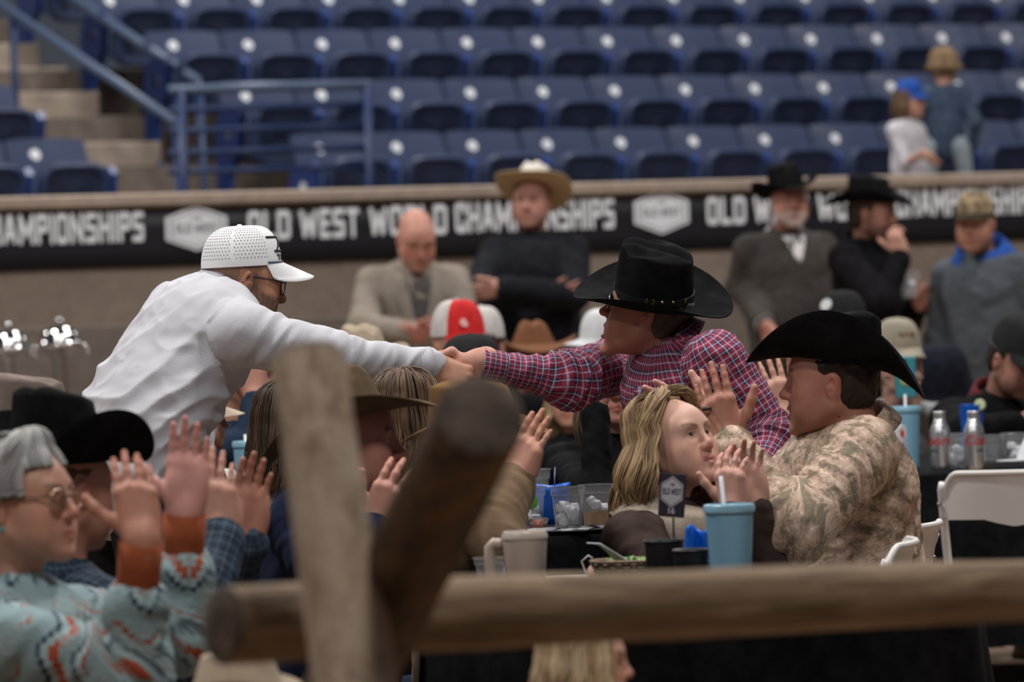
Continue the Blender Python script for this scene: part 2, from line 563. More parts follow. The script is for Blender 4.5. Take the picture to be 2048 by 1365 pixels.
def head_sdf(q):
    """q: dict of shape parameters; local axes x right, y forward, z up; origin between the ears"""
    s = Sdf(); fat = q.get('fat', 1.0); jw = q.get('jaw', 1.0); op = q.get('open', 0.0); nl = q.get('nose', 1.0)
    s.ell((0, -.012, .040), (.076, .097, .086), k=.02)
    s.ell((0, .026, -.020), (.069 * fat, .066, .088), k=.04)
    s.ell((0, .060, .034), (.056, .030, .038), k=.045)               # forehead
    s.ell((0, .044, -.072 - op * .4), (.049 * jw, .050, .040), k=.025)
    for e in (-1, 1):
        s.cap((e * .060 * jw, .0, -.052 - op * .2), (e * .022, .078, -.100 - op), .016, .014, k=.028)
        s.ell((e * .043 * fat, .062, -.028), (.025, .024, .024), k=.034)   # cheek bone
        s.ell((e * .040 * fat, .060, -.062 - op * .3), (.024, .024, .026), k=.034)
    s.ell((0, .084, -.102 - op), (.022, .016, .016), k=.016)           # chin
    s.cap((-.038, .084, .0255), (.038, .084, .0255), .0118, k=.018)      # brow
    s.ell((0, .078, -.060), (.030, .024, .030), k=.018)                # muzzle
    for e in (-1, 1):
        s.ell((e * .031, .107, .006), (.021, .017, .0145), k=.014, op=-1)
        s.ell((e * .031, .0795, .006), (.0152, .0152, .0152), k=.004)   # lids
        s.ell((e * .0315, .0965, .0055), (.0145, .0100, .0062 * q.get('lid', 1.0)), k=.002, op=-1)
    # nose
    s.cap((0, .092, .016), (0, .113 + .008 * (nl - 1), -.022), .0085, .0095, k=.012)
    s.ell((0, .112 + .016 * (nl - 1), -.029), (.0118, .0125 * nl, .0108), k=.010)
    for e in (-1, 1):
        s.ell((e * .012, .101, -.032), (.0085, .0115, .0085), k=.008)
        s.ell((e * .0065, .109, -.040), (.0035, .005, .0035), k=.003, op=-1)
    # mouth
    mz = -.066
    sm = q.get('smile', 0.0)
    for e in (-1, 1):
        s.cap((0, .101, mz + .0045), (e * .022, .088, mz + .001 + sm * .006), .0052, .003, k=.006)
        s.cap((0, .100, mz - .0065 - op * .8), (e * .020, .088, mz - .002 - op * .35 + sm * .006), .0062, .0035, k=.006)
    if op > .004:
        s.ell((0, .102, mz - .001 - op * .45), (.017 - .3 * op, .026, .002 + op * .42), k=.004, op=-1)
    else:
        s.cap((-.022, .0925, mz - .0008 + sm * .005), (0, .108, mz - .001), .0011, k=.004, op=-1)
        s.cap((.022, .0925, mz - .0008 + sm * .005), (0, .108, mz - .001), .0011, k=.004, op=-1)
    # ears
    for e in (-1, 1):
        R = rotz(e * -.38) @ roty(e * .10)
        s.ell((e * .077, -.010, -.006), (.010, .019, .032), R, k=.006)
        s.ell((e * .087, -.003, -.003), (.0075, .0105, .021), R, k=.004, op=-1)
        s.ell((e * .083, .0, -.008), (.009, .007, .010), k=.004, op=-1)
        s.ell((e * .079, -.002, -.010), (.006, .009, .010), k=.006)
    return s

def head_color(v, q):
    sk = A(q.get('skin', (.50, .29, .21)), float)
    n = len(v); c = np.tile(sk, (n, 1)); x, y, z = np.abs(v[:, 0]), v[:, 1], v[:, 2]
    def blend(w, col):
        nonlocal c
        c = c * (1 - w[:, None]) + A(col, float) * w[:, None]
    def g(cx, cy, cz, r): return np.exp(-(((x - cx) ** 2 + (y - cy) ** 2 + (z - cz) ** 2) / r ** 2))
    c *= (1 + .10 * fbm(v * 60, 3, 5))[:, None]
    red = q.get('ruddy', .6)
    blend(np.clip(red * (.55 * g(.045, .07, -.03, .03) + .7 * g(0, .115, -.03, .022) + .6 * g(.085, -.01, 0, .03)), 0, .8), sk * A([1.10, .70, .66]))
    blend(.35 * g(.031, .09, -.012, .012), sk * A([.82, .66, .64]))
    op = q.get('open', 0)
    mw = np.clip(1.3 - ((x / .024) ** 2 + ((z + .0675 + op * .4 - .006 * q.get('smile', 0)) / (.0095 + op * .55)) ** 2), 0, 1) * (y > .080)
    if op > .004:
        inside = np.clip(1.2 - ((x / (.016 - .3 * op)) ** 2 + ((z + .067 + op * .45) / (.002 + op * .42)) ** 2), 0, 1) * (y < .096) * (y > .05)
        blend(np.clip(mw * 1.2, 0, 1) * .75, q.get('lips', sk * A([.92, .55, .53])))
        blend(np.clip(inside * 4, 0, 1), (.05, .015, .015))
    else:
        blend(np.clip(mw * 1.6, 0, 1) * .8, q.get('lips', sk * A([.92, .55, .53])))
        blend(np.exp(-((z + .0675) / .0016) ** 2) * (x < .024) * (y > .085) * .8, sk * A([.45, .28, .26]))
    if 'beard' in q:
        bc, amt, reach = q['beard']
        jaw = np.clip((q.get('beard_z', -.030) - z - .45 * np.clip(y - .02, -1, .03)) / .012, 0, 1) * np.clip((y + .012) / .02, 0, 1) * np.clip((.135 + z) / .02, 0, 1)
        side = np.clip((z + .055) / .01, 0, 1) * np.clip((.03 - z) / .01, 0, 1) * np.exp(-((y - .012) / .016) ** 2) * (x > .055)
        must = np.exp(-((z + .052) / .009) ** 2) * (x < .036) * (y > .07)
        w = np.clip(jaw * reach + side * reach + must, 0, 1) * amt * (1 - np.clip(mw * 1.5, 0, 1))
        w *= np.clip(.8 + .5 * fbm(v * A([260, 260, 90]), 2, 9), .3, 1)
        blend(np.clip(w, 0, 1), bc)
    if 'mustache' in q:
        blend(np.exp(-((z + .053 + .25 * np.clip(x - .012, 0, 1)) / .0085) ** 2) * (x < .036) * (y > .074) * .9, q['mustache'])
    if 'brow' in q:
        bz = .0235 + .009 * np.sin(np.clip((x - .012) / .045, 0, 1) * 2.2)
        w = np.exp(-((z - bz) / .0045) ** 2) * (x > .011) * (x < .055) * (y > .055)
        blend(w * .85, q['brow'])
    if q.get('painted_eyes', True):
        blend(np.clip(1.25 - (((x - .031) / .0125) ** 2 + ((z - .0055) / .0050) ** 2), 0, 1) * (y > .06), (.10, .075, .065))
    else:
        blend(np.exp(-(((z - .0105 - .1 * (x - .031) * 0) / .0016) ** 2)) * np.clip(1.3 - ((x - .031) / .013) ** 2, 0, 1) * (y > .082) * .75, (.07, .04, .03))
    if 'scalp' in q:
        hc, line = q['scalp']
        w = np.clip((z - (line - .9 * np.clip(.055 - y, 0, .11) ) ) / .015, 0, 1) * (1 - .9 * ((x > .071) & (z < .03) & (y > -.03)))
        blend(w * .8, hc)
    return np.clip(c, .002, 1)

def eye_mesh(e, iris=(.06, .09, .12), look=(0, 0)):
    b = MB().sphere((0, 0, 0), .0138, 16, 12, rotx(-math.pi / 2))
    v = A(b.v); d = unit(A([look[0], 1, look[1]])); ang = np.arccos(np.clip((v / np.linalg.norm(v, axis=1)[:, None]) @ d, -1, 1))
    c = np.tile(A([.40, .36, .34]), (len(v), 1)); c[ang < .44] = iris; c[ang < .20] = (.01, .01, .01)
    return v + A([e * .031, .0795, .006]), b.f, c

def hair_short(q, h):
    """cropped hair: a shell round the skull, cut at the hairline"""
    t = q.get('thick', .007); s = Sdf()
    s.ell((0, -.012, .040), (.076 + t, .097 + t, .086 + t), k=.02)
    s.ell((0, -.030, -.020), (.068 + t, .068 + t, .060), k=.03)
    if q.get('fringe'): s.ell((0, .062, .058), (.055, .032 + t, .030), k=.02)
    fl = q.get('line', .062)
    s.box((0, q.get('front', .079), fl - .15), (.12, .075, .15), rotx(-.35), r=.01, k=.012, op=-1)
    s.box((0, .075, -.11 + q.get('nape', 0)), (.12, .10, .08), r=.01, k=.012, op=-1)
    s.box((0, 0, -.15 + q.get('nape', 0)), (.2, .2, .075), r=.01, k=.012, op=-1)
    if not q.get('over_ears'):
        for e in (-1, 1): s.ell((e * .085, -.008, -.006), (.022, .024, .034), k=.01, op=-1)
    if q.get('crop_top'): s.box((0, 0, q['crop_top'] + .2), (.3, .3, .2), k=.01, op=-1)
    v, f = s.mesh(h); n = vnormals(v, f)
    st = fbm((v + A(q.get('swirl', (0, 0, 0))) * v[:, [2]]) * A(q.get('strand', (170, 60, 60))), 2, 4)
    v = v + n * (st * q.get('rough', .004))[:, None]
    c = A(q.get('hair', (.05, .03, .02)), float) * (1 + .5 * st)[:, None]
    if 'grey' in q: c = c + A(q['grey']) * np.clip(fbm(v * 45, 2, 8) + .2, 0, 1)[:, None]
    return v, f, np.clip(c, 0, 1)

def hair_locks(q, Rw):
    """long hair: many tapering locks from a parting over the skull, then falling"""
    rr = random.Random(q.get('seed', 1)); b = MB(); cols = []
    down = Rw.T @ A([0, 0, -1.0])
    base = A(q['hair']); hi = A(q.get('hair2', base * 1.8)); L0 = q.get('length', .26)
    wave = q.get('wave', .012); flare = q.get('flare', .02)
    N = int(q.get('locks', 360) * 1.9); az0, az1 = q.get('az', (48, 185)); vol = q.get('vol', .012)
    for i in range(N):
        e = 1 if i % 2 else -1
        az = math.radians(rr.uniform(az0, az1))
        lay = (i / N if q.get('layered', 1) else rr.uniform(0, 1)) * vol; part = q.get('part', 0.0)
        azs = az if az > 1.75 else az * q.get('sweep', .30) if rr.random() < .75 else az * .6
        pts = []; a0 = rr.uniform(.0, .6) if az > 1.6 else rr.uniform(.0, .12)
        for kk in range(9):
            w_ = kk / 8
            th = a0 + ((q['fringe'] if 'fringe' in q and az < .95 else 1.62) - a0) * w_
            aa = azs + (az - azs) * min(1, w_ * 1.15) ** 1.1
            dx, dy = math.sin(aa) * e, math.cos(aa)
            p = A([dx * math.sin(th) * (.080 + lay), -.012 + dy * math.sin(th) * (.100 + lay), .040 + math.cos(th) * (.088 + lay)])
            lift = q.get('lift', .010) * math.sin(min(1, w_ * 1.6) * math.pi)
            p += A([dx * .4, dy * .7, .6]) * lift
            p[0] += part * (1 - math.sin(th)); pts.append(p)
        dx, dy = math.sin(az) * e, math.cos(az)
        L = L0 * rr.uniform(.8, 1.05) * (.3 if 'fringe' in q and az < .95 else 1); ph = rr.uniform(0, 6.28); M_ = 12
        out = A([dx, dy * .6, 0]); p0 = pts[-1]
        clump = round(az * 3.2) * 1.7 + e
        for kk in range(1, M_ + 1):
            t = kk / M_
            p = p0 + down * L * t + out * (flare * math.sin(t * 2.6)) + wave * A([math.sin(t * 9 + clump + ph * .15) * .8, math.cos(t * 9 + clump + ph * .15), 0]) * t
            pts.append(p)
        r = rr.uniform(*q.get('rad', (.0016, .0040))); n = len(pts)
        rad = [r * (.55 + .45 * min(1, kk / 4)) * (1 - .8 * max(0, (kk / (n - 1) - .6) / .4)) for kk in range(n)]
        m0 = len(b.v); b.tube(pts, rad, 6, flat=.6)
        w = (.5 + .5 * math.sin(az * 11 + e * 2 + lay * 90)) * .55 + .45 * rr.random() ** 1.3; c = base * (1 - w) + hi * w
        cols += [c] * (len(b.v) - m0)
    sh_v, sh_f, _ = hair_short(dict(thick=q.get('shell', .006), line=.112, front=.07, nape=q.get('nape', -.03), rough=.003, over_ears=True, hair=(0, 0, 0)), .006)
    cols += [base * .75 + hi * .2] * len(sh_v); b.add(sh_v, sh_f.tolist())
    return A(b.v), b.f, A(cols)

def glasses_mesh(w=.025, hgt=.020, r=.0016, y=.106, z=.006, temple=True, sq=.6):
    b = MB()
    for e in (-1, 1):
        ring = []
        for i in range(25):
            a = 2 * math.pi * i / 24; cx, sx = math.cos(a), math.sin(a)
            px = math.copysign(abs(cx) ** sq, cx) * w; pz = math.copysign(abs(sx) ** sq, sx) * hgt
            ring.append((e * .034 + px, y - abs(px + e * .0) * .0 - .25 * max(0, e * (e * .034 + px) - .04), z - .004 + pz))
        b.tube(ring, r, 6, caps=False)
        if temple: b.tube([(e * .060, y - .006, z + .004), (e * .078, .06, z + .006), (e * .082, -.004, z + .006), (e * .082, -.022, z - .014)], [r * 1.1] * 4, 6)
    b.tube([(-.012, y, z), (0, y + .003, z + .003), (.012, y, z)], r, 6)
    return b

def lens_mesh(w=.0245, hgt=.0195, y=.106, z=.006, sq=.6):
    b = MB()
    for e in (-1, 1):
        vs = [(e * .034, y, z - .004)]; n = 24
        for i in range(n):
            a = 2 * math.pi * i / n; cx, sx = math.cos(a), math.sin(a)
            px = math.copysign(abs(cx) ** sq, cx) * w
            vs.append((e * .034 + px, y - .25 * max(0, e * (e * .034 + px) - .04), z - .004 + math.copysign(abs(sx) ** sq, sx) * hgt))
        k = len(b.v); b.add(vs + [(x_, y_ - .0012, z_) for x_, y_, z_ in vs],
              [[0, 1 + (i + 1) % n, 1 + i] for i in range(n)] + [[n + 1, n + 2 + i, n + 2 + (i + 1) % n] for i in range(n)] +
              [[1 + i, 1 + (i + 1) % n, n + 2 + (i + 1) % n, n + 2 + i] for i in range(n)])
    return b

def cowboy_hat(a=.086, b=.104, brim=.105, H=.135, curl=.06, dip=.018, squeeze=.22, taper=.88, crease=.026, pinch=.14, slope=.25, dent=.016, curlp=2.0, nu=64, bcurl=None, ridge=0.0):
    """hat in its own frame, z=0 where brim meets crown, +y front; returns MB of brim and crown"""
    m = MB(); th = .0032
    def brim_pt(phi, t, dz):
        s_, c_ = math.sin(phi), math.cos(phi)
        cu = curl * abs(s_) ** curlp * t ** 1.7 * (1 + .15 * c_)
        x = (a * .97 + brim * t * (1 - squeeze * t * abs(s_))) * s_
        y = (b * .97 + brim * t) * c_
        d = dip if c_ > 0 else (dip * .8 if bcurl is None else bcurl)
        z = cu - d * max(0, abs(c_)) ** 2.2 * t ** 1.4
        return (x, y, z + dz)
    nt = 9
    def brim_fn(u, v):
        phi = 2 * math.pi * u
        k = v * (2 * nt - 1)
        if k < nt - .5: return brim_pt(phi, k / (nt - 1), th / 2)
        return brim_pt(phi, max(0, (2 * nt - 1 - k)) / (nt - 1), -th / 2)
    m.grid(brim_fn, nu, 2 * nt, True, flip=True)
    def crown_fn(u, v):
        phi = 2 * math.pi * u
        if v < .55:
            w = v / .55; r = 1 - (1 - taper) * w; z = H * .90 * w
        else:
            w = (v - .55) / .45; r = taper * (1 - w) ** .55 if w < 1 else 0; z = H * (.90 + .10 * math.sin(min(1, w * 1.6) * math.pi / 2))
        x = a * r * math.sin(phi); y = b * r * math.cos(phi)
        hf = max(0, (z / H - .25) / .75)
        x *= 1 - pinch * hf * math.exp(-((y - b * .75) / (b * .45)) ** 2)
        x *= 1 - .3 * pinch * hf
        z *= 1 + slope * (y / b) * -.18 * hf + .03 * hf * (-y / b)
        z -= crease * math.exp(-(x / .017) ** 2) * max(0, (hf - .55) / .45) * (1 if y > -b * .8 else .4)
        z -= dent * math.exp(-((abs(x) - a * .55) / .018) ** 2 - ((y - b * .35) / (b * .5)) ** 2) * max(0, (hf - .5) / .5)
        if hf < .9:
            x += ridge * 0
        return (x, y, z)
    m.grid(crown_fn, nu, 26, True)
    return m

def hat_band(a=.086, b=.104, z0=.003, z1=.022, t=.0025, taper=.88, H=.135):
    m = MB()
    def fn(u, v):
        phi = 2 * math.pi * u
        k = [(0, z0), (t, z0), (t, z1), (0, z1)][int(round(v * 3))]
        r = 1 - (1 - taper) * k[1] / (H * .9)
        return ((a * r + k[0]) * math.sin(phi), (b * r + k[0]) * math.cos(phi), k[1])
    return m.grid(fn, 48, 4, True)

def cap_mesh(a=.085, b=.109, H=.118, bill=.075, drop=.018, front=.75, arch=.022, w=.075):
    """ball cap in its own frame, z=0 at the lower edge, +y front: crown and button"""
    m = MB()
    def fn(u, v):
        phi = 2 * math.pi * u; al = v * math.pi / 2
        r = math.cos(al) ** (.62 if True else 1); z = H * math.sin(al)
        x = a * r * math.sin(phi); y = b * r * math.cos(phi)
        if y > 0: y = b * math.cos(phi) * (math.cos(al) ** (.62 - .22 * front * max(0, math.cos(phi))))
        return (x, y, z)
    m.grid(fn, 72, 22, True)
    m.sphere((0, 0, H), (.008, .008, .004), 8, 5)
    return m
def bill_mesh(a=.085, b=.109, bill=.075, drop=.018, arch=.022, th=.004, z=.004):
    m = MB()
    nt = 8
    def pt(u, t, dz):
        an = (u - .5) * 2 * 1.15
        x0, y0 = a * 1.0 * math.sin(an), b * 1.0 * math.cos(an)
        x1 = a * 1.02 * math.sin(an) * 1.0; y1 = b * math.cos(an) + bill * max(0, math.cos(an * 1.32)) ** .40
        x = x0 + (x1 - x0) * t; y = y0 + (y1 - y0) * t
        return (x, y * (1.0 + .02 * (1 - t)), z - arch * (x / a) ** 2 * (.06 + .94 * min(1, t * 1.6)) - drop * t * (y1 - y0) / bill + dz)
    def fn(u, v):
        k = v * (2 * nt - 1)
        if k < nt - .5: return pt(u, k / (nt - 1), th / 2)
        return pt(u, max(0, 2 * nt - 1 - k) / (nt - 1), -th / 2)
    return m.grid(fn, 28, 2 * nt, False, flip=False)

def ik(sh, wr, hint, l1=.29, l2=.265):
    sh, wr = A(sh, float), A(wr, float); d = np.linalg.norm(wr - sh); u = (wr - sh) / (d + 1e-9)
    if d > (l1 + l2) * .995: k = d / ((l1 + l2) * .995); l1 *= k; l2 *= k
    x = (l1 * l1 - l2 * l2 + d * d) / (2 * d); y = math.sqrt(max(0, l1 * l1 - x * x))
    h = A(hint, float); h = unit(h - u * (h @ u))
    return sh + u * x + h * y

class Body:
    """joints of one person; every default follows from head position, facing and lean"""
    def __init__(s, head, face, facing=None, hup=(0, 0, 1), spine=(0, 0, 1), size=1.0, shw=.185, twist=0.0, neck=None):
        s.size = size
        s.head = A(head, float); s.face = unit(face); s.hR = frame(s.face, hup)
        fc = A(facing if facing is not None else face, float).copy()
        s.spine = unit(spine); fc = fc - s.spine * (fc @ s.spine); s.fc = unit(fc); s.lat = unit(np.cross(s.fc, s.spine))
        z = size
        s.neck = s.head - s.hR[:, 2] * .09 * z - s.spine * .075 * z - s.hR[:, 1] * .018 if neck is None else A(neck, float)
        c = s.neck - s.spine * .068 * z - s.fc * .012
        s.shR = c + s.lat * shw * z; s.shL = c - s.lat * shw * z
        s.chest = s.neck - s.spine * .17 * z + s.fc * .012; s.belly = s.neck - s.spine * .37 * z + s.fc * .012
        s.pelvis = s.neck - s.spine * .55 * z
        s.elR = s.wrR = s.elL = s.wrL = None
    def hang(s, which='RL', out=.07, fwd=.02):
        for w, e in (('R', 1), ('L', -1)):
            if w in which:
                sh = getattr(s, 'sh' + w)
                el = sh - A([0, 0, .285]) * s.size + s.lat * e * out - s.fc * .03
                setattr(s, 'el' + w, el); setattr(s, 'wr' + w, el - A([0, 0, .255]) * s.size + s.fc * (.05 + fwd) - s.lat * e * .03)
    def arm(s, w, wr, hint=(0, 0, -1), el=None):
        wr = A(wr, float); sh = getattr(s, 'sh' + w)
        setattr(s, 'wr' + w, wr)
        setattr(s, 'el' + w, A(el, float) if el is not None else ik(sh, wr, hint, .30 * s.size, .27 * s.size))

def garment_sdf(J, q):
    s = Sdf(); z = J.size; W = q.get('w', .17) * z; D = q.get('d', .115) * z; fat = q.get('fat', 1.0)
    dep = J.fc; pu = q.get('puff', 0.0)
    fl = D / W
    if not q.get('no_torso'):
        s.ecap(J.pelvis, J.belly, W * (.98 + .1 * (fat - 1)) + pu, W * (.95 + .5 * (fat - 1)) + pu, dep, min(1, fl * (1 + .55 * (fat - 1))), k=.06, tg=0)
        s.ecap(J.belly, J.chest, W * (.95 + .5 * (fat - 1)) + pu, W * 1.02 + pu, dep, fl, k=.06, tg=0)
        if q.get('belly'): s.ell(J.belly - J.spine * .03 + J.fc * .05, (W * .92, D * q['belly'], .15), np.stack([J.lat, J.fc, J.spine], 1), k=.06, tg=0)
        up = J.chest + J.spine * .055 * z
        s.ecap(up - J.lat * .095 * z, up + J.lat * .095 * z, .088 * z + pu, .088 * z + pu, dep, .95, k=.06, tg=0)
        if q.get('bust'):
            for e in (-1, 1): s.ell(J.chest + J.fc * .085 + J.lat * e * .07 - J.spine * .02, (.062, .055, .062), k=.04, tg=0)
        for e, sh in ((1, J.shR), (-1, J.shL)):
            s.cap(J.neck - J.spine * .032, sh, .056 * z, .052 * z + pu * .5, k=.05, tg=0)
    ar = q.get('arm', (.057, .050, .046, .039))
    for w, t0 in (('R', 1), ('L', 3)):
        el, wr, sh = getattr(J, 'el' + w), getattr(J, 'wr' + w), getattr(J, 'sh' + w)
        if el is None: continue
        s.cap(sh, el, ar[0] * z + pu * .6, ar[1] * z + pu * .6, k=.035, tg=t0)
        cut = q.get('cuff_at', .93)
        if q.get('sleeve', 1) >= 1: s.cap(el, el + (wr - el) * cut, ar[2] * z + pu * .6, ar[3] * z + pu * .3, k=.05, tg=t0 + 1)
    for ex in q.get('extra', []): ex(s, J)
    return s

def wrap_uv(s, v, J):
    """cloth coordinates: along and round the limb or trunk each point belongs to"""
    tg = s.tags(v); out = np.zeros((len(v), 3))
    m = (tg < 1) | (tg > 4)
    q = v[m] - J.neck; an = np.arctan2(q @ J.lat, q @ J.fc)
    out[m] = np.stack([an * .15, q @ J.spine, np.zeros(m.sum())], 1)
    for sd, t0 in (('R', 1), ('L', 3)):
        m = (tg == t0) | (tg == t0 + 1)
        if not m.any(): continue
        out[m] = limb_uv(v[m], getattr(J, 'sh' + sd), getattr(J, 'el' + sd), getattr(J, 'wr' + sd), J)
        out[m, 2] = tg[m]
    return out
def limb_uv(v, sh, el, wr, J):
    l1 = np.linalg.norm(el - sh); a1, a2 = unit(el - sh), unit(wr - el)
    def seg(a, b):
        ba = b - a; t = np.clip((v - a) @ ba / (ba @ ba), 0, 1); c = a + t[:, None] * ba
        return c, np.linalg.norm(v - c, axis=1), t * np.linalg.norm(ba)
    c1, d1, t1 = seg(sh, el); c2, d2, t2 = seg(el, wr)
    w = np.clip((d1 - d2) / .07 + .5, 0, 1); w = (w * w * (3 - 2 * w))[:, None]
    ax = a1 * (1 - w) + a2 * w; ax /= np.linalg.norm(ax, axis=1)[:, None]
    near2 = d2 < d1; c = np.where(near2[:, None], c2, c1); t = np.where(near2, l1 + t2, t1)
    q = v - c; r0 = J.spine if abs(unit(a1 + a2) @ J.spine) < .85 else J.fc
    al = (q * ax).sum(1); u = r0 - ax * (ax @ r0)[:, None]; u /= np.linalg.norm(u, axis=1)[:, None]; ww = np.cross(ax, u)
    an = np.arctan2((q * ww).sum(1), (q * u).sum(1))
    return np.stack([an * .055, t + al, np.zeros(len(v))], 1)
def cuff(J, w, m, r=.048, L=.06, over=.0, name='cuff', flare=.003, uvswap=False):
    """band of cloth closing a sleeve at the wrist"""
    el, wr = getattr(J, 'el' + w), getattr(J, 'wr' + w); ax = unit(wr - el); e = wr - ax * (.012 - over)
    b = MB().tube([e - ax * L, e - ax * L * .5, e, e + ax * .001, e - ax * .01], [r - flare * .5, r, r + flare, r + flare - .005, r - .007], 28, caps=False)
    v = A(b.v); uv = limb_uv(v, getattr(J, 'sh' + w), el, wr, J)
    if uvswap: uv = uv[:, [1, 0, 2]]
    return link(name, mesh_np(name, v - J.base, b.f, True, None, uv), m, J.root)

def fold_disp(uv, amp=.006, seed=0, q=None):
    """creases: ridged, running across limbs and slanting over the trunk"""
    limb = uv[:, 2] > .5
    p1 = np.stack([uv[:, 0] * 9, uv[:, 1] * 26 + uv[:, 0] * 12, uv[:, 2] * 3.1], 1)
    p2 = np.stack([uv[:, 0] * 14 + uv[:, 1] * 9, uv[:, 1] * 12 - uv[:, 0] * 7, uv[:, 2] + 5.0], 1)
    f1 = 1 - np.abs(fbm(p1, 2, seed)) * 2.2; f2 = 1 - np.abs(fbm(p2, 2, seed + 3)) * 2.2
    return amp * np.where(limb, f1, f2 * .9)

def garment(name, J, q, m, base, parent, h=.008, amp=.006, seed=0, col=None, extra_uv=True):
    s = garment_sdf(J, q); J.gs = s; v, f = s.mesh(h); uv = wrap_uv(s, v, J)
    n = vnormals(v, f)
    d = fold_disp(uv, amp, seed)
    if 'ridges' in q: d = d + q['ridges'](v, uv, n, J)
    v = v + n * d[:, None]
    v = relax(v, f, 1, .3)
    me = mesh_np(name, v - base, f, True, col=(col(v, uv, n, J) if callable(col) else col), uv=uv)
    return link(name, me, m, parent)

def front_pt(J, a, b, lift=.006):
    """point of the garment's front, a metres sideways and b metres below the neck"""
    t = np.arange(-.02, .34, .004); p = J.neck + J.lat * a - J.spine * b + t[:, None] * J.fc
    d = J.gs.field(p, p[:, None, :], .05, .0)[:, 0]; i = np.nonzero(d < 0)[0]
    return p[i[-1] if len(i) else 5] + J.fc * (lift + .004)
def trousers(J, m, base, parent, seated, h=.014, shoe=None, floor=0.0):
    s = Sdf(); z = J.size; hf = unit(A([J.fc[0], J.fc[1], 0])); lat = unit(np.cross(hf, A([0, 0, 1.0])))
    sh = MB()
    s.ecap(J.pelvis - lat * .05, J.pelvis + lat * .05, .115 * z, .115 * z, hf, .95, k=.05)
    legs = getattr(J, 'legs', None)
    for i, e in enumerate((1, -1)):
        hip = J.pelvis + lat * e * .09 - A([0, 0, .03])
        if seated: kn = hip + hf * .42 * z + lat * e * .04; kn[2] = floor + min(.50, J.pelvis[2] + .02); an = kn - hf * .05; an[2] = floor + .09
        else: an = hip + lat * e * .04 + hf * .0; an[2] = floor + .09; kn = (hip + an) / 2 + hf * .02
        if legs: kn, an = A(legs[i][0]), A(legs[i][1])
        s.cap(hip, kn, .088 * z, .064 * z, k=.03); s.cap(kn, an, .062 * z, .052 * z, k=.03)
        t = an + hf * .16; t[2] = floor + .04; he = an - hf * .04; he[2] = floor + .04
        b2 = Sdf(); b2.cap(he, t, .038, .034, k=.02); b2.cap(an, he, .045, .036, k=.03); b2.box((he + t) / 2 + A([0, 0, -.03]), (.045, .14, .012), frame(hf, (0, 0, 1)), k=.01)
        vv, ff = b2.mesh(.014); sh.add(vv, ff.tolist())
    v, f = s.mesh(h); uv = np.zeros_like(v)
    o = link('trousers', mesh_np('trousers', v - base, f), m, parent)
    sh.xf(None, -base)
    sm = shoe or noisy('boot_leather', (.035, .02, .012), (.06, .035, .02), 12, .5, .1)
    so = link('boots', sh.mesh('boots', True), sm, parent)
    return o

def person(label, J, hq, hands=(), hd=.004, group=None, base=None):
    """skin: head and neck one surface, each forearm and hand one surface; returns (root, base)"""
    if base is None: base = A([J.pelvis[0], J.pelvis[1], 0.0])
    s = head_sdf(hq); sc = hq.get('scale', 1.0) * J.size; R = J.hR
    nl = (J.neck - J.spine * .06 - J.head) @ R / sc
    nr = hq.get('neck_r', .055)
    s.cap((0, -.022, -.045), nl * A([1, 1, .72]), nr, nr * 1.03, k=.03)
    s.ell(nl * A([1, 1, .98]), (.10, .075, .05), k=.05)
    s.ell(nl + ((J.chest - J.neck) @ R / sc) * .35, (.105, .075, .07), frame((J.fc @ R), (J.spine @ R)), k=.06)
    v, f = s.mesh(hd / sc)
    c = head_color(v, hq)
    parts = [((v * sc) @ R.T + J.head, f, c)]
    sk = hq.get('skin', (.5, .29, .21))
    for hk in hands:
        hk = dict(hk); w = hk.pop('side')
        side = 1 if w == 'R' else -1
        wr = getattr(J, 'wr' + w); el = getattr(J, 'el' + w)
        parts.append(hand_mesh(side, wr, hk.pop('f'), hk.pop('t'), hk.pop('h', hd), hk.pop('skin', sk), el, scale=hk.pop('scale', J.size), **hk))
    V, Fc, C = joinm(parts)
    root = link('person', mesh_np('person', V - base, Fc, True, C), SKIN)
    root.location = base
    tag(root, label, 'person', group)
    J.base = base; J.root = root; J.sc = sc
    if not hq.get('painted_eyes', True):
        for e in (-1, 1):
            ev, ef, ec = eye_mesh(e, hq.get('iris', (.06, .09, .12)), hq.get('look', (0, 0)))
            attach('eye', (ev, ef, ec), EYE, J)
    if 'hair_short' in hq: attach('hair', hair_short(hq['hair_short'], max(hd, .004)), HAIR, J)
    if 'hair_long' in hq:
        attach('hair', hair_locks(hq['hair_long'], R), HAIR, J)
    if 'glasses' in hq:
        g = hq['glasses']; o = attach('glasses', glasses_mesh(**g.get('shape', {})), g['mat'], J)
        if g.get('lens'): attach('lens', lens_mesh(), g['lens'], J, parent=o)
    return root

def attach(name, geo, m, J, off=(0, 0, 0), rot=None, parent=None, scale=1.0, smooth='auto'):
    """put a piece made in the head's frame onto the head"""
    if isinstance(geo, MB):
        v = A(geo.v); f = geo.f; c = None
    else: v, f, c = geo
    if rot is not None: v = v @ rot.T
    v = (v * scale + A(off)) * J.sc
    w = v @ J.hR.T + J.head - J.base
    me = mesh_np(name, w, f, True, c)
    if isinstance(geo, MB) and smooth == 'auto': me.set_sharp_from_angle(angle=math.radians(50))
    o = link(name, me, m, J.root)
    if parent is not None: o.parent = parent
    return o

FELT = {}
def felt(name, c):
    m = fabric(name, c, .95, .08, 700, .15, .15); return m

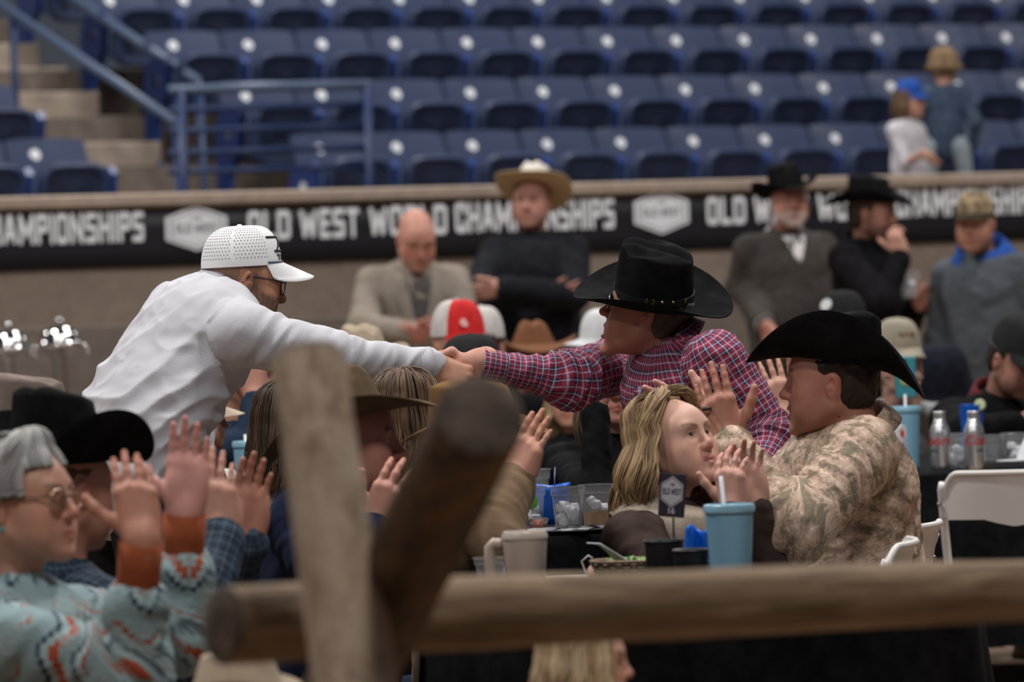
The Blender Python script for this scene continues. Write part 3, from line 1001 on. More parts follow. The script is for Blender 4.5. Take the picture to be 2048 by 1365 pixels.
def put_hat(J, m, off=(0, -.008, .062), tilt=0.0, roll=0.0, band=None, label=None, bandz=(.003, .022), **kw):
    R = rotx(tilt) @ roty(roll)
    o = attach('cowboy_hat', cowboy_hat(**kw), m, J, off, R)
    if label: o['label'] = label
    bk = {k: kw[k] for k in ('a', 'b', 'taper', 'H') if k in kw}
    bo = attach('hat_band', hat_band(z0=bandz[0], z1=bandz[1], **bk), band or m, J, off, R, parent=o)
    return o
def put_cap(J, m, off=(0, -.002, .050), tilt=0.0, turn=0.0, billm=None, label=None, panel=None, scale=1.0, **kw):
    R = rotz(turn) @ rotx(tilt)
    o = attach('cap', cap_mesh(**{k: v for k, v in kw.items() if k in ('a', 'b', 'H', 'front')}), m, J, off, R, scale=scale)
    if label: o['label'] = label
    bl = attach('cap_bill', bill_mesh(**{k: v for k, v in kw.items() if k in ('a', 'b', 'bill', 'drop', 'arch')}), billm or m, J, off, R, parent=o, scale=scale)
    return o
def collar(J, m, r=.066, hgt=.035, open_=.5, name='collar', flare=.02, th=.004, drop=.05, parent=None):
    """folded shirt collar round the neck, points in front"""
    b = MB(); n = 40
    sp = unit(J.neck - J.chest) * .6 + unit(J.head - J.hR[:, 2] * .09 - J.neck) * .4; sp = unit(sp)
    fc = unit(J.fc - sp * (J.fc @ sp)); lt = np.cross(fc, sp)
    cen = J.neck - sp * .012
    def fn(u, v):
        an = open_ + (2 * math.pi - 2 * open_) * u      # 0 = front
        fr = max(0, math.cos(an)) ** 2
        k = [(0, 0), (.004, hgt), (.009, hgt + .003), (.014 + flare * .5, hgt * .45), (flare + .016, -.012 - drop * fr)][int(round(v * 4))]
        rr = r * (1 + .08 * math.sin(an) ** 2) + k[0]
        return cen + (fc * math.cos(an) * rr * 1.05 + lt * math.sin(an) * rr) + sp * (k[1] - .018 * math.cos(an)) - J.base
    b.grid(fn, n, 5)
    vv = A(b.v); q = vv + J.base - J.neck
    o = link(name, mesh_np(name, vv, b.f, True, None, np.stack([np.arctan2(q @ J.lat, q @ J.fc) * .09, q @ J.spine, q[:, 0] * 0], 1)), m, parent or J.root)
    so = o.modifiers.new('s', 'SOLIDIFY'); so.thickness = th
    return o
# ---------------------------------------------------------------- arena shell
TH = math.radians(30)
E = A([math.cos(TH), math.sin(TH), 0]); NN = A([-math.sin(TH), math.cos(TH), 0])   # along the seat rows / up the stand
RS = np.stack([E, NN, A([0, 0, 1.0])], 1)
ROT = TH
def S(t, n, z, o):          # stand coordinates -> world
    return A([o[0], o[1], 0]) + E * t + NN * n + A([0, 0, z])
def concrete(name, c1, c2, sc=1.2):
    if name in MATS: return MATS[name]
    m = mat(name, c1, .85, 0, .25); t = NT(m); v = t.coord()
    f = t.noise(v, sc, 5, .6); g = t.noise(v, 14, 4, .65)
    t.col(t.mix(.35, t.ramp(f, [(.3, c1), (.7, c2)]), t.ramp(g, [(.3, tuple(a * .75 for a in c1)), (.7, tuple(a * 1.2 for a in c2))])))
    t.bump(t.noise(v, 60, 5), .25, .004)
    return m
WALLC = concrete('tan_concrete', (.180, .137, .108), (.260, .203, .162), .9)
CAPC = concrete('worn_concrete_cap', (.30, .235, .19), (.40, .32, .26), 2)
STEPC = concrete('step_concrete', (.27, .22, .18), (.36, .30, .25), 1.6)
TIERC = concrete('tier_concrete', (.13, .105, .09), (.19, .155, .13), 1.5)
DIRT = noisy('arena_dirt', (.16, .105, .07), (.27, .19, .13), 3, .95, .6, 40, dist=.02)

def struct(name, b, m, smooth=False):
    o = b.build(name, m, None, smooth); o['kind'] = 'structure'; return o

# floor
def fl(u, v):
    x, y = -14 + 30 * u, -2 + 42 * v
    return (x, y, .0)
struct('floor', MB().grid(fl, 90, 120, flip=False), DIRT, True)

W0 = P(1024, 370, 28.5); WZ = W0[2]
def wall_t(x):              # distance along the wall at which its top is seen at pixel column x
    lo, hi = -8.0, 9.0
    for _ in range(40):
        md = (lo + hi) / 2
        if pix(W0 + E * md)[0] < x: lo = md
        else: hi = md
    return lo
b = MB().box(S(1, .11, (WZ - .06) / 2, W0), (22, .20, WZ - .06), RS); struct('wall_back', b, WALLC)
b = MB().box(S(1, .10, WZ - .03, W0), (22, .30, .065), RS, .012); struct('trim_1', b, CAPC)

# banner
BLK = mat('black_vinyl', (.012, .012, .016), .55, 0, .3); BLK_t = NT(BLK); BLK_t.bump(BLK_t.noise(BLK_t.coord((3, 3, 1)), 3, 3), .25, .02)
PRT = mat('white_print', (.80, .81, .86), .6, 0, .3)
GRYP = mat('grey_print', (.16, .16, .18), .6, 0, .3)
GL = {  # stroke letters on a 1-high cell: width, strokes
 'O': (.50, [(0, .12, 0, .88), (.5, .12, .5, .88), (.08, 0, .42, 0), (.08, 1, .42, 1)]),
 'L': (.42, [(0, 0, 0, 1), (0, 0, .42, 0)]),
 'D': (.50, [(0, 0, 0, 1), (0, 0, .40, 0), (0, 1, .40, 1), (.5, .1, .5, .9)]),
 'W': (.78, [(0, 1, .17, 0), (.17, 0, .39, .8), (.39, .8, .61, 0), (.61, 0, .78, 1)]),
 'E': (.40, [(0, 0, 0, 1), (0, 0, .40, 0), (0, .5, .34, .5), (0, 1, .40, 1)]),
 'S': (.46, [(.0, 0.0, .40, 0), (.46, .08, .46, .42), (.06, .5, .40, .5), (0, .58, 0, .92), (.06, 1, .46, 1)]),
 'T': (.46, [(.23, 0, .23, 1), (0, 1, .46, 1)]),
 'R': (.48, [(0, 0, 0, 1), (0, 1, .40, 1), (.48, .92, .48, .58), (0, .5, .40, .5), (.22, .5, .48, 0)]),
 'C': (.46, [(0, .1, 0, .9), (.08, 0, .46, 0), (.08, 1, .46, 1), (.46, 0, .46, .25), (.46, .75, .46, 1)]),
 'H': (.50, [(0, 0, 0, 1), (.5, 0, .5, 1), (0, .5, .5, .5)]),
 'A': (.54, [(0, 0, .22, 1), (.54, 0, .32, 1), (.1, .3, .44, .3), (.22, 1, .32, 1)]),
 'M': (.70, [(0, 0, 0, 1), (.7, 0, .7, 1), (0, 1, .35, .25), (.7, 1, .35, .25)]),
 'P': (.46, [(0, 0, 0, 1), (0, 1, .40, 1), (.46, .92, .46, .55), (0, .47, .40, .47)]),
 'I': (.0, [(0, 0, 0, 1)]),
 'N': (.54, [(0, 0, 0, 1), (.54, 0, .54, 1), (0, 1, .54, 0)]),
 'Z': (.46, [(0, 1, .46, 1), (.46, 1, 0, 0), (0, 0, .46, 0)]),
 'U': (.5, [(0, .1, 0, 1), (.5, .1, .5, 1), (.08, 0, .42, 0)]),
}
GMESH = {}
def glyph(ch, th=.20, depth=.02):
    k = (ch, th)
    if k in GMESH: return GMESH[k]
    b = MB()
    for i, (x0, y0, x1, y1) in enumerate(GL[ch][1]):
        y0 = th / 2 + y0 * (1 - th); y1 = th / 2 + y1 * (1 - th)
        d = math.hypot(x1 - x0, y1 - y0); an = math.atan2(y1 - y0, x1 - x0)
        b.box(((x0 + x1) / 2 + th / 2, -depth / 2 - .0004 * i, (y0 + y1) / 2), (d + th * (.98 if abs(math.sin(2 * an)) < .1 else .55), depth, th), roty(-an))
    GMESH[k] = b.mesh('letter'); return GMESH[k]
def text_width(s_, th=.20, gap=.13, space=.42):
    return sum(space if c == ' ' else GL[c][0] + th + gap for c in s_) - gap
def put_text(s_, origin, ex, ez, length, height, m, parent, th=.20, gap=.13, name='letter', joined=False, space=.42, depth=.02):
    """block lettering from origin along ex, upright along ez, stretched to the given length and height"""
    kx = length / text_width(s_, th, gap, space); x = 0
    ey = np.cross(ez, ex)
    J_ = MB()
    for c in s_:
        if c == ' ': x += space; continue
        me = glyph(c, th, depth)
        Mx = Matrix.Identity(4)
        loc = A(origin) + A(ex) * (x * kx)
        for i in range(3):
            Mx[i][0], Mx[i][1], Mx[i][2], Mx[i][3] = ex[i] * kx, ey[i] * height * .25, ez[i] * height, loc[i]
        if joined:
            v = A([tuple(q.co) for q in me.vertices]); M4 = np.array(Mx)
            J_.add(v @ M4[:3, :3].T + M4[:3, 3], [list(p.vertices) for p in me.polygons])
        else:
            if not me.materials: me.materials.append(m)
            o = link(name, me, None, parent); o.matrix_local = Mx
        x += GL[c][0] + th + gap
    if joined: return J_.build(name, m, parent, False)

UPZ = A([0, 0, 1.0])
ban = empty('arena_banner', S(0, -.012, 1.65, W0), 0, 'long black banner lettered in white along the concrete wall', 'banner')
bo = A(ban.location)
def banz(x): return None
b = MB()
def bfn(u, v):
    t = -4.2 + 9.2 * u
    return S(t, -.008 + .002 * math.sin(t * 7.0), 1.50 + .262 * v, W0) - bo
b.grid(bfn, 80, 4)
bp = b.build('banner_cloth', BLK, ban, True); sm = bp.modifiers.new('s', 'SOLIDIFY'); sm.thickness = .003; sm.offset = 0
def ban_z(x, y):            # height on the wall of a pixel of the banner
    t = wall_t(x); p = W0 + E * t; q = pix(p); return p[2] - (y - q[1]) * q[2] / F
def word(s_, x0, x1, ytop, ybot):
    t0, t1 = wall_t(x0), wall_t(x1)
    z0, z1 = ban_z(x0, ybot), ban_z(x0, ytop)
    put_text(s_, S(t0, -.017, z0, W0) - bo, E, UPZ, t1 - t0, z1 - z0, PRT, ban)
for dx, yo in ((0, 0), (920, -31), (-930, 27)):
    for s_, x0, x1, yt, yb in (('OLD', 490, 575, 423, 481), ('WEST', 594, 712, 419, 478), ('WORLD', 733, 888, 413, 473), ('CHAMPIONSHIPS', 905, 1223, 405, 466)):
        k = 1.0 if dx == 0 else (.93 if dx > 0 else 1.0)
        X0, X1 = x0 + dx, x1 + dx
        if dx > 0: X0, X1 = 1408 + (x0 - 490) * .91, 1408 + (x1 - 490) * .91
        if dx < 0: X0, X1 = 282 + (x0 - 1223) * 1.06, 282 + (x1 - 1223) * 1.06
        if X1 < -60 or X0 > 2110: continue
        word(s_, X0, X1, yt + yo + (0 if dx <= 0 else 3), yb + yo)
def hexpoly(t, z, rx, rz):
    return [(t + rx * math.sin(a) * (1.0 if True else 1), z + rz * math.cos(a)) for a in [math.radians(q) for q in (0, 60, 120, 180, 240, 300)]]
for xc, yc, w, h_ in ((387, 457, 119, 90), (1317, 425, 111, 87), (2185, 393, 104, 83)):
    t = wall_t(xc); z = ban_z(xc, yc); ppm = F / pix(W0 + E * t)[2]
    rx, rz = w / ppm / 2 / math.cos(TH) / math.sin(math.radians(60)), h_ / ppm / 2
    def lay(p): return S(p[0], p[1], p[2], W0) - bo
    em = MB().prism(hexpoly(t, z, rx, rz), -.021, -.016, lay).build('emblem', PRT, ban, False)
    ring = MB(); pa, pb = hexpoly(t, z, rx * .86, rz * .86), hexpoly(t, z, rx * .81, rz * .81)
    for i in range(6):
        j = (i + 1) % 6
        ring.prism([pa[i], pa[j], pb[j], pb[i]], -.0225, -.0212, lay)
    ring.build('emblem_border', GRYP, em, False)
    put_text('OLD WEST', lay((t - rx * .60, -.0215, z - rz * .20)), E, UPZ, rx * 1.2, rz * .40, GRYP, em, joined=True, name='emblem_lettering', depth=.004)
    put_text('THE', lay((t - rx * .14, -.0215, z + rz * .38)), E, UPZ, rx * .28, rz * .16, GRYP, em, joined=True, name='emblem_lettering', depth=.004)

# ---------------------------------------------------------------- seating stand
RD = [P(1235, 286, 33.3), P(1220, 182, 34.22), P(1203, 83, 35.15), P(1190, -4, 36.07)]
RD.append(RD[3] + (RD[3] - RD[2]) + 0)
RF = [d[2] - .72 for d in RD]
tier = MB()
for k in range(5):
    o = RD[k]
    dep = .84
    tier.box(S(1.0, -.62 + dep / 2 + .1, RF[k] / 2, o), (26, dep + .2, RF[k]), RS)
tier.box(S(1, 1.6, RF[0] / 2 - .1, W0), (24, 4.2, RF[0] - .2), RS)
struct('stand_tiers', tier, TIERC)
# stairs with separate steps in the aisle
TL, TR = -3.76 + .25, -1.98 - .25
st = empty('stairs', S((TL + TR) / 2, 0, 0, RD[0])); st['kind'] = 'structure'
step_mb = MB().box((0, .28, -.45), (TR - TL - .02, .56, .9), None, .012); sme = step_mb.mesh('step')
sme.materials.append(STEPC)
for i in range(1, 13):
    s_ = link('step', sme, None, st)
    s_.location = S((TL + TR) / 2, -.55 + .405 * i, RF[0] + .164 * i, RD[0]) - A(st.location); s_.rotation_euler = (0, 0, ROT)

PL = mat('blue_seat_plastic', (.030, .050, .115), .38, 0, .35)
PLt = NT(PL); v_ = PLt.coord(); PLt.col(PLt.ramp(PLt.noise(v_, 6, 4), [(.3, (.015, .026, .073)), (.7, (.028, .043, .100))])); PLt.rough(PLt.ramp(PLt.noise(v_, 9, 3), [(.3, (.46,) * 3), (.7, (.60,) * 3)]))
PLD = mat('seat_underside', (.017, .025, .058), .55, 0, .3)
BST = mat('blue_painted_steel', (.012, .038, .175), .4, 0, .4)
WSPOT = mat('white_seat_spot', (.80, .82, .86), .35, 0, .5)

# one folded stadium seat: origin on the tier under the backrest
def back_fn(u, v, dy):
    x = (u - .5) * .485; z = .36 + .45 * v
    ed = abs(u - .5) * 2
    z -= .016 * ed ** 6 * v
    y = .015 + .17 * v ** 1.25 + .030 * (ed ** 2) * -1 + dy
    return (x, y, z)
bk = MB()
bk.grid(lambda u, v: back_fn(u, v, 0), 13, 9); bk.grid(lambda u, v: back_fn(u, v, .018), 13, 9, flip=True)
for side in (0, 1):
    bk.grid(lambda u, v: back_fn(side, v, .018 * u), 2, 9, flip=not side)
bk.grid(lambda u, v: back_fn(u, 1, .018 * v), 13, 2)
back_me = bk.mesh('backrest', 'auto'); back_me.materials.append(PL)
pan = MB()          # tipped-up pan seen from its underside: rounded shell with a recessed middle
def pan_out(a):     # rounded outline
    w, h_, r = .205, .175, .06
    c, s_ = math.cos(a), math.sin(a)
    k = 4.5
    rr = 1 / ((abs(c) / w) ** k + (abs(s_) / h_) ** k) ** (1 / k)
    return rr * c, rr * s_
def pan_fn(u, v):
    a = 2 * math.pi * u; x, z = pan_out(a)
    ring = [(1.0, .045), (1.04, .02), (1.0, -.012), (.93, -.026), (.84, -.024), (.80, -.004), (.55, .004), (.0, .006)][int(round(v * 7))]
    lean = -.10 * (z + .165)
    return (x * ring[0], -.19 + ring[1] + lean, .485 + z * ring[0])
pan.grid(pan_fn, 36, 8, True)
pan.grid(lambda u, v: (lambda q: (q[0] * (1 - v), -.145 - .10 * (q[1] + .165), .485 + q[1] * (1 - v)))(pan_out(2 * math.pi * u)), 36, 3, True, flip=True)
pan_me = pan.mesh('seat_pan', 'auto'); pan_me.materials.append(PL); pan_me.materials.append(PLD)
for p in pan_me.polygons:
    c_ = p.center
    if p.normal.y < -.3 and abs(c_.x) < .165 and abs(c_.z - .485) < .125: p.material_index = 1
slot = MB().box((0, -.205, .56), (.25, .012, .018), rotx(.1), .004)
for x_ in (0, -.09, .09): slot.box((x_, -.198, .48), (.012, .012, .20), rotx(.1))
slot_me = slot.mesh('pan_rib'); slot_me.materials.append(PLD)
sd = MB()           # cast standard between two seats
sd.prism([(.10, .0), (.04, .0), (-.02, .26), (-.12, .52), (-.17, .60), (-.13, .625), (.02, .60), (.06, .40), (.08, .2)], -.018, .018, lambda p: (p[1] - .25, p[0], p[2]))
sd.box((-.25, .06, .012), (.06, .20, .024), None, .006)
sd_me = sd.mesh('standard'); sd_me.materials.append(BST)
ep = MB().prism([(.14, .0), (.02, .0), (.02, .22), (-.16, .40), (-.20, .60), (-.16, .64), (.08, .62), (.13, .50), (.12, .25)], -.02, .02, lambda p: (p[1] - .255, p[0], p[2]))
ep_me = ep.mesh('end_panel'); ep_me.materials.append(BST)
mk = MB().lathe([(.0, -.004), (.032, -.004), (.032, 0), (.0, 0)], 20, (0, 0, 0), rotx(math.pi / 2))
mk_me = mk.mesh('seat_spot', False); mk_me.materials.append(WSPOT)

def make_seat():
    r = empty('stadium_seat')
    o = link('backrest', back_me, None, r)
    q = link('seat_spot', mk_me, None, o); q.location = back_fn(.37, .80, -.003); q.rotation_euler = (-.33, 0, 0)  # plain white round spot set on the backrest
    p = link('seat_pan', pan_me, None, r); link('pan_rib', slot_me, None, p)
    link('standard', sd_me, None, r)
    return r
proto = make_seat(); first = True
def put_seat(loc, label, last=False):
    global first
    o = proto if first else copy_tree(proto); first = False
    o.location = loc; o.rotation_euler = (0, 0, ROT)
    tag(o, label, 'seat', 'folded blue stadium seats in the stand')
    if last:
        q = link('standard', sd_me, None, o); q.location = (.5, 0, 0)
        link('end_panel', ep_me, None, o).location = (.51, 0, 0)
        e_ = link('row_emblem', mk_me, None, o); e_.location = (.278, -.06, .50); e_.rotation_euler = (0, 0, math.pi / 2)
    return o
rowname = ['bottom', 'second', 'third', 'fourth', 'fifth']
TR0 = [-1.98, -2.47, -2.96, -3.42, -3.9]      # first seat of the main block in each row
yb = back_fn(.37, .80, 0)
KID = {}
for k in range(5):
    o = RD[k]; n = 0
    t = TR0[k]
    # dot row offset: the white spot sits left of the seat's middle
    while True:
        loc = S(t + .065, -.14, RF[k], o)
        x, y, z = pix(loc + A([0, 0, .5]))
        if x > 2150: break
        who = ORD[n] if n < 20 else 'last'
        s_ = put_seat(loc, 'folded blue stadium seat, %s from the stairs in the %s row' % (who, rowname[k]))
        if n == 0:
            link('end_panel', ep_me, None, s_)
            e_ = link('row_emblem', mk_me, None, s_); e_.location = (-.279, -.05, .50); e_.rotation_euler = (0, 0, -math.pi / 2)
        t += .5; n += 1
    t = TR0[k] - 1.78; n = 0
    while True:
        loc = S(t + .065, -.14, RF[k], o)
        x, y, z = pix(loc + A([0, 0, .5]))
        if x < -150: break
        put_seat(loc, 'folded blue seat across the stairs, %s from the steps in the %s row' % (ORD[n], rowname[k]), last=(n == 0))
        t -= .5; n += 1

# rails
RAIL = mat('slate_blue_rail', (.075, .11, .19), .4, .0, .5); RAILD = mat('dark_blue_rail', (.008, .027, .10), .42, 0, .5)
def rail_obj(name, pts, r, m, parent, n=10):
    return MB().tube(pts, r, n).build(name, m, parent, True)
def stair_rail(p0, p1, posts, label):
    p0, p1 = A(p0), A(p1)
    ro = empty('stair_handrail', (p1[0], p1[1], 0), 0, label, 'handrail'); b0 = A(ro.location)
    rail_obj('handrail', [p0 - b0, p1 - b0], .028, RAIL, ro)
    for q, zl in posts:
        rail_obj('post', [A(q) - b0 + A([0, 0, .0]), A([q[0], q[1], zl]) - b0], .022, RAILD, ro)
    return ro
g0, g1 = P(25, 25, 33.2), P(352, 246, 31.7)
stair_rail(g0 + (g0 - g1) * .25, g1, [(g0, g0[2] - .95), (g1, .9)], 'sloping blue pipe handrail down the middle of the concrete steps')
g0, g1 = P(140, -8, 34.3), P(397, 163, 33.2)
stair_rail(g0 + (g0 - g1) * .25, g1, [(g1, g1[2] - .8)], 'sloping blue pipe handrail ending above the guard railing')
gr = empty('guard_railing', (*P(540, 380, 30.6)[:2], 0), 0, 'dark blue pipe guard railing with five bars in front of the bottom row', 'railing'); b0 = A(gr.location)
def GP(x, y):
    t0 = P(345, y, 30.35); 
    d = 30.35 + (x - 345) / F * 30.35 * math.tan(TH) / (1 - 0)
    return P(x, y, d)
for i, y in enumerate((178, 218, 260, 304, 342)):
    rail_obj('rail', [GP(338, y + 2) - b0, GP(540, y - 4) - b0, GP(740, y - 9) - b0], .027 if i == 0 else .018, RAIL if i == 0 else RAILD, gr)
for x, r in ((360, .03), (402, .016), (732, .028)):
    a_ = GP(x, 180 - (x - 345) * .03); c_ = a_.copy(); c_[2] = 1.2
    rail_obj('post', [a_ - b0, c_ - b0], r, RAILD, gr)

# ---------------------------------------------------------------- log fence
def wood(name, c1, c2, c3, stretch):
    if name in MATS: return MATS[name]
    m = mat(name, c1, .8, 0, .25); t = NT(m); v = t.coord(stretch, attr='Wrap')
    f = t.noise(v, 3.0, 5, .6, .6); g = t.noise(v, 14, 4, .7); k = t.noise(t.coord((1, 1, 1)), 5, 3)
    c = t.ramp(f, [(.38, c1), (.49, c2), (.62, c3)])
    c = t.mix(.35, c, t.ramp(g, [(.3, tuple(a * .55 for a in c1)), (.7, tuple(min(1, a * 1.15) for a in c3))]))
    c = t.mix(t.ramp(k, [(.45, (0, 0, 0)), (.68, (.55,) * 3)]), c, tuple(a * .8 for a in c2))
    t.col(c); t.bump(g, .5, .006)
    return m
LIGHTLOG = wood('weathered_pale_log', (.150, .100, .064), (.36, .265, .185), (.47, .385, .30), (9, 4.5, 9))
DARKLOG = wood('dark_bark_log', (.016, .011, .008), (.060, .036, .020), (.15, .078, .030), (8, 5, 8))
RAILLOG = wood('brown_peeled_log', (.080, .050, .030), (.20, .135, .082), (.31, .215, .135), (12, 1.4, 12))
ENDG = noisy('sawn_log_end', (.05, .036, .028), (.12, .09, .07), 14, .9, .5)
def log_part(name, a, b_, r0, r1, m, parent, base, seed=0, bow=(0, 0, 0), n=40, k=60):
    a, b_ = A(a), A(b_); L = np.linalg.norm(b_ - a); ax = unit(b_ - a)
    u = unit(np.cross(ax, A([.3, .2, 1.0]))); w = np.cross(ax, u)
    t = np.linspace(0, 1, k); an = np.linspace(0, 2 * math.pi, n, endpoint=False)
    T, AN = np.meshgrid(t, an, indexing='ij')
    nz = fbm(np.stack([np.cos(AN).ravel() * 1.2, np.sin(AN).ravel() * 1.2, T.ravel() * L * 3], 1), 3, seed).reshape(T.shape)
    kn = fbm(np.stack([np.cos(AN).ravel() * 3, np.sin(AN).ravel() * 3, T.ravel() * L * 9], 1), 2, seed + 5).reshape(T.shape)
    Rr = (r0 + (r1 - r0) * T) * (1 + .10 * nz + .045 * kn)
    cen = a + T[..., None] * (b_ - a) + A(bow) * np.sin(T * math.pi)[..., None]
    v = cen + Rr[..., None] * (np.cos(AN)[..., None] * u + np.sin(AN)[..., None] * w)
    uv = np.stack([np.cos(AN) * .07, T * L, np.sin(AN) * .07], -1).reshape(-1, 3)
    V = v.reshape(-1, 3); idx = np.arange(k * n).reshape(k, n); nx = np.roll(idx, -1, 1)
    fa = np.stack([idx[:-1], nx[:-1], nx[1:], idx[1:]], -1).reshape(-1, 4)
    me = mesh_np(name, V - base, fa, True, None, uv); o = link(name, me, m, parent)
    for end, i, sg in ((a, 0, -1), (b_, k - 1, 1)):
        eb = MB(); ring = V[i * n:(i + 1) * n] - base; c = ring.mean(0)
        vs = list(ring) + list((ring - c) * .93 + c + ax * sg * .006) + list((ring - c) * .4 + c + ax * sg * .005) + [c + ax * sg * .007]
        fs = []
        for q in range(2): fs += [[q * n + j, q * n + (j + 1) % n, (q + 1) * n + (j + 1) % n, (q + 1) * n + j] for j in range(n)]
        fs += [[2 * n + j, 2 * n + (j + 1) % n, 3 * n] for j in range(n)]
        if sg < 0: fs = [q[::-1] for q in fs]
        eb.add(vs, fs); eb.build('sawn_end', ENDG, o, True)
    return o
fb = P(720, 1365, 8.0); fb[2] = 0
fence = empty('log_fence', fb, 0, 'rustic log fence of crossed posts carrying one long horizontal rail', 'fence')
pa, pb_ = P(616, 716, 8.05), P(716, 1400, 7.87)
log_part('cross_post', pb_ + (pb_ - pa) * 1.30, pa, .0673, .0524, LIGHTLOG, fence, fb, 3)
da, db = P(962, 835, 7.55), P(700, 1365, 8.28)
log_part('cross_post', db + (db - da) * .75, da, .0664, .0605, DARKLOG, fence, fb, 11)
log_part('rail', P(448, 1249, 8.14), P(2400, 1172, 9.1), .0575, .0455, RAILLOG, fence, fb, 21, (0, 0, .004), 40, 110)
# ---------------------------------------------------------------- cloth patterns
def knit_mat():
    m = mat('white_waffle_knit', (.72, .72, .75), .92, 0, .15); t = NT(m); v = t.coord((1, 1, 1), attr='Wrap')
    w = t.n('TexWave'); w.wave_type = 'BANDS'; w.bands_direction = 'DIAGONAL'; w.inputs['Scale'].default_value = 135; w.inputs['Distortion'].default_value = .5; w.inputs['Detail'].default_value = 1
    t.l(v, w.inputs['Vector'])
    w2 = t.n('TexWave'); w2.bands_direction = 'X'; w2.inputs['Scale'].default_value = 210; t.l(v, w2.inputs['Vector'])
    h = t.math('ADD', w.outputs[1], t.math('MULTIPLY', w2.outputs[1], .5))
    t.col(t.ramp(h, [(.1, (.43, .43, .47)), (1.0, (.56, .56, .60))])); t.bump(h, .22, .002)
    return m
KNIT = knit_mat()
def plaid_mat(name, base, dark, light, mid, per=.030, rough=.8):
    m = mat(name, base, rough, 0, .25); t = NT(m); v = t.coord((1, 1, 1), attr='Wrap')
    sx = t.n('SeparateXYZ'); t.l(v, sx.inputs[0])
    def stripes(o, shift):
        f = t.math('FRACT', t.math('ADD', t.math('DIVIDE', o, per), shift))
        dk = t.ramp(f, [(0, (1,) * 3), (.36, (0,) * 3), (.98, (1,) * 3)], 'CONSTANT')
        lt = t.ramp(f, [(0, (0,) * 3), (.10, (1,) * 3), (.20, (0,) * 3), (.62, (1,) * 3), (.72, (0,) * 3)], 'CONSTANT')
        md = t.ramp(f, [(0, (0,) * 3), (.42, (1,) * 3), (.56, (0,) * 3), (.80, (1,) * 3), (.90, (0,) * 3)], 'CONSTANT')
        return dk, lt, md
    d1, l1, m1 = stripes(sx.outputs[0], 0.13); d2, l2, m2 = stripes(sx.outputs[1], 0.4)
    c = t.mix(t.math('MULTIPLY', t.math('ADD', d1, d2), .50), base, dark)
    c = t.mix(t.math('MULTIPLY', t.math('ADD', m1, m2), .35), c, mid)
    c = t.mix(t.math('MULTIPLY', t.math('ADD', l1, l2), .42), c, light)
    t.col(c); t.bump(t.noise(t.coord(), 350, 2), .2, .002)
    return m
PLAID = plaid_mat('red_navy_plaid', (.29, .018, .035), (.014, .014, .048), (.40, .44, .58), (.13, .022, .075))
NAVYPLAID = plaid_mat('navy_plaid', (.010, .020, .042), (.004, .006, .014), (.085, .13, .18), (.02, .04, .07), .045)
def paisley_mat():
    m = mat('paisley_cotton', (.5, .4, .33), .75, 0, .3); t = NT(m); v = t.coord((1, 1, 1), attr='Wrap')
    warp = t.n('TexNoise'); warp.inputs['Scale'].default_value = 30; warp.inputs['Detail'].default_value = 2; t.l(v, warp.inputs['Vector'])
    vm = t.n('VectorMath'); vm.operation = 'MULTIPLY_ADD'; t.l(warp.outputs[1], vm.inputs[0]); vm.inputs[1].default_value = (.022, .022, .0); t.l(v, vm.inputs[2])
    vo = t.n('TexVoronoi'); vo.inputs['Scale'].default_value = 26; t.l(vm.outputs[0], vo.inputs['Vector'])
    vo2 = t.n('TexVoronoi'); vo2.inputs['Scale'].default_value = 85; t.l(vm.outputs[0], vo2.inputs['Vector'])
    n1 = t.noise(vm.outputs[0], 120, 4, .75); n2 = t.noise(v, 50, 3, .6)
    f = t.math('ADD', t.math('MULTIPLY', vo.outputs['Distance'], -.42), t.math('ADD', t.math('MULTIPLY', n1, .55), t.math('MULTIPLY', n2, .75)))
    c = t.ramp(f, [(.28, (.23, .195, .15)), (.375, (.29, .25, .19)), (.405, (.50, .37, .31)), (.53, (.60, .46, .39)), (.68, (.74, .62, .54))])
    petals = t.ramp(vo2.outputs['Distance'], [(.25, (1.12, 1.08, 1.04)), (.45, (.97, .94, .90)), (.62, (.80, .76, .69))])
    lace = t.ramp(t.math('SINE', t.math('MULTIPLY', t.math('ADD', vo.outputs['Distance'], t.math('MULTIPLY', n1, .35)), 46)), [(.40, (.74, .70, .62)), (.62, (1.04, 1.03, 1.0))])
    c = t.mix(.8, c, t.mix(1.0, c, petals, 'MULTIPLY')); c = t.mix(.6, c, t.mix(1.0, c, lace, 'MULTIPLY'))
    t.col(c); t.bump(t.noise(t.coord(), 400, 2), .15, .002)
    return m
PAISLEY = paisley_mat()
BLKFELT = felt('black_felt', (.0065, .0065, .0075))
BLKBAND = mat('black_ribbon', (.006, .006, .007), .5)
GOLD = mat('gold_metal', (.75, .55, .25), .25, 1.0)
STEEL = mat('polished_steel', (.7, .7, .7), .2, 1.0)
DKFRAME = mat('dark_glasses_frame', (.015, .018, .03), .3)
LENS = mat('clear_lens', (1, 1, 1), .02, 0, .5); LENS.node_tree.nodes['Principled BSDF'].inputs['Transmission Weight'].default_value = 1; LENS.node_tree.nodes['Principled BSDF'].inputs['IOR'].default_value = 1.05
DENIM = noisy('dark_denim', (.022, .032, .065), (.04, .055, .10), 40, .9, .3)
BLACKPANT = fabric('black_trousers', (0.0050, 0.0050, 0.0059))

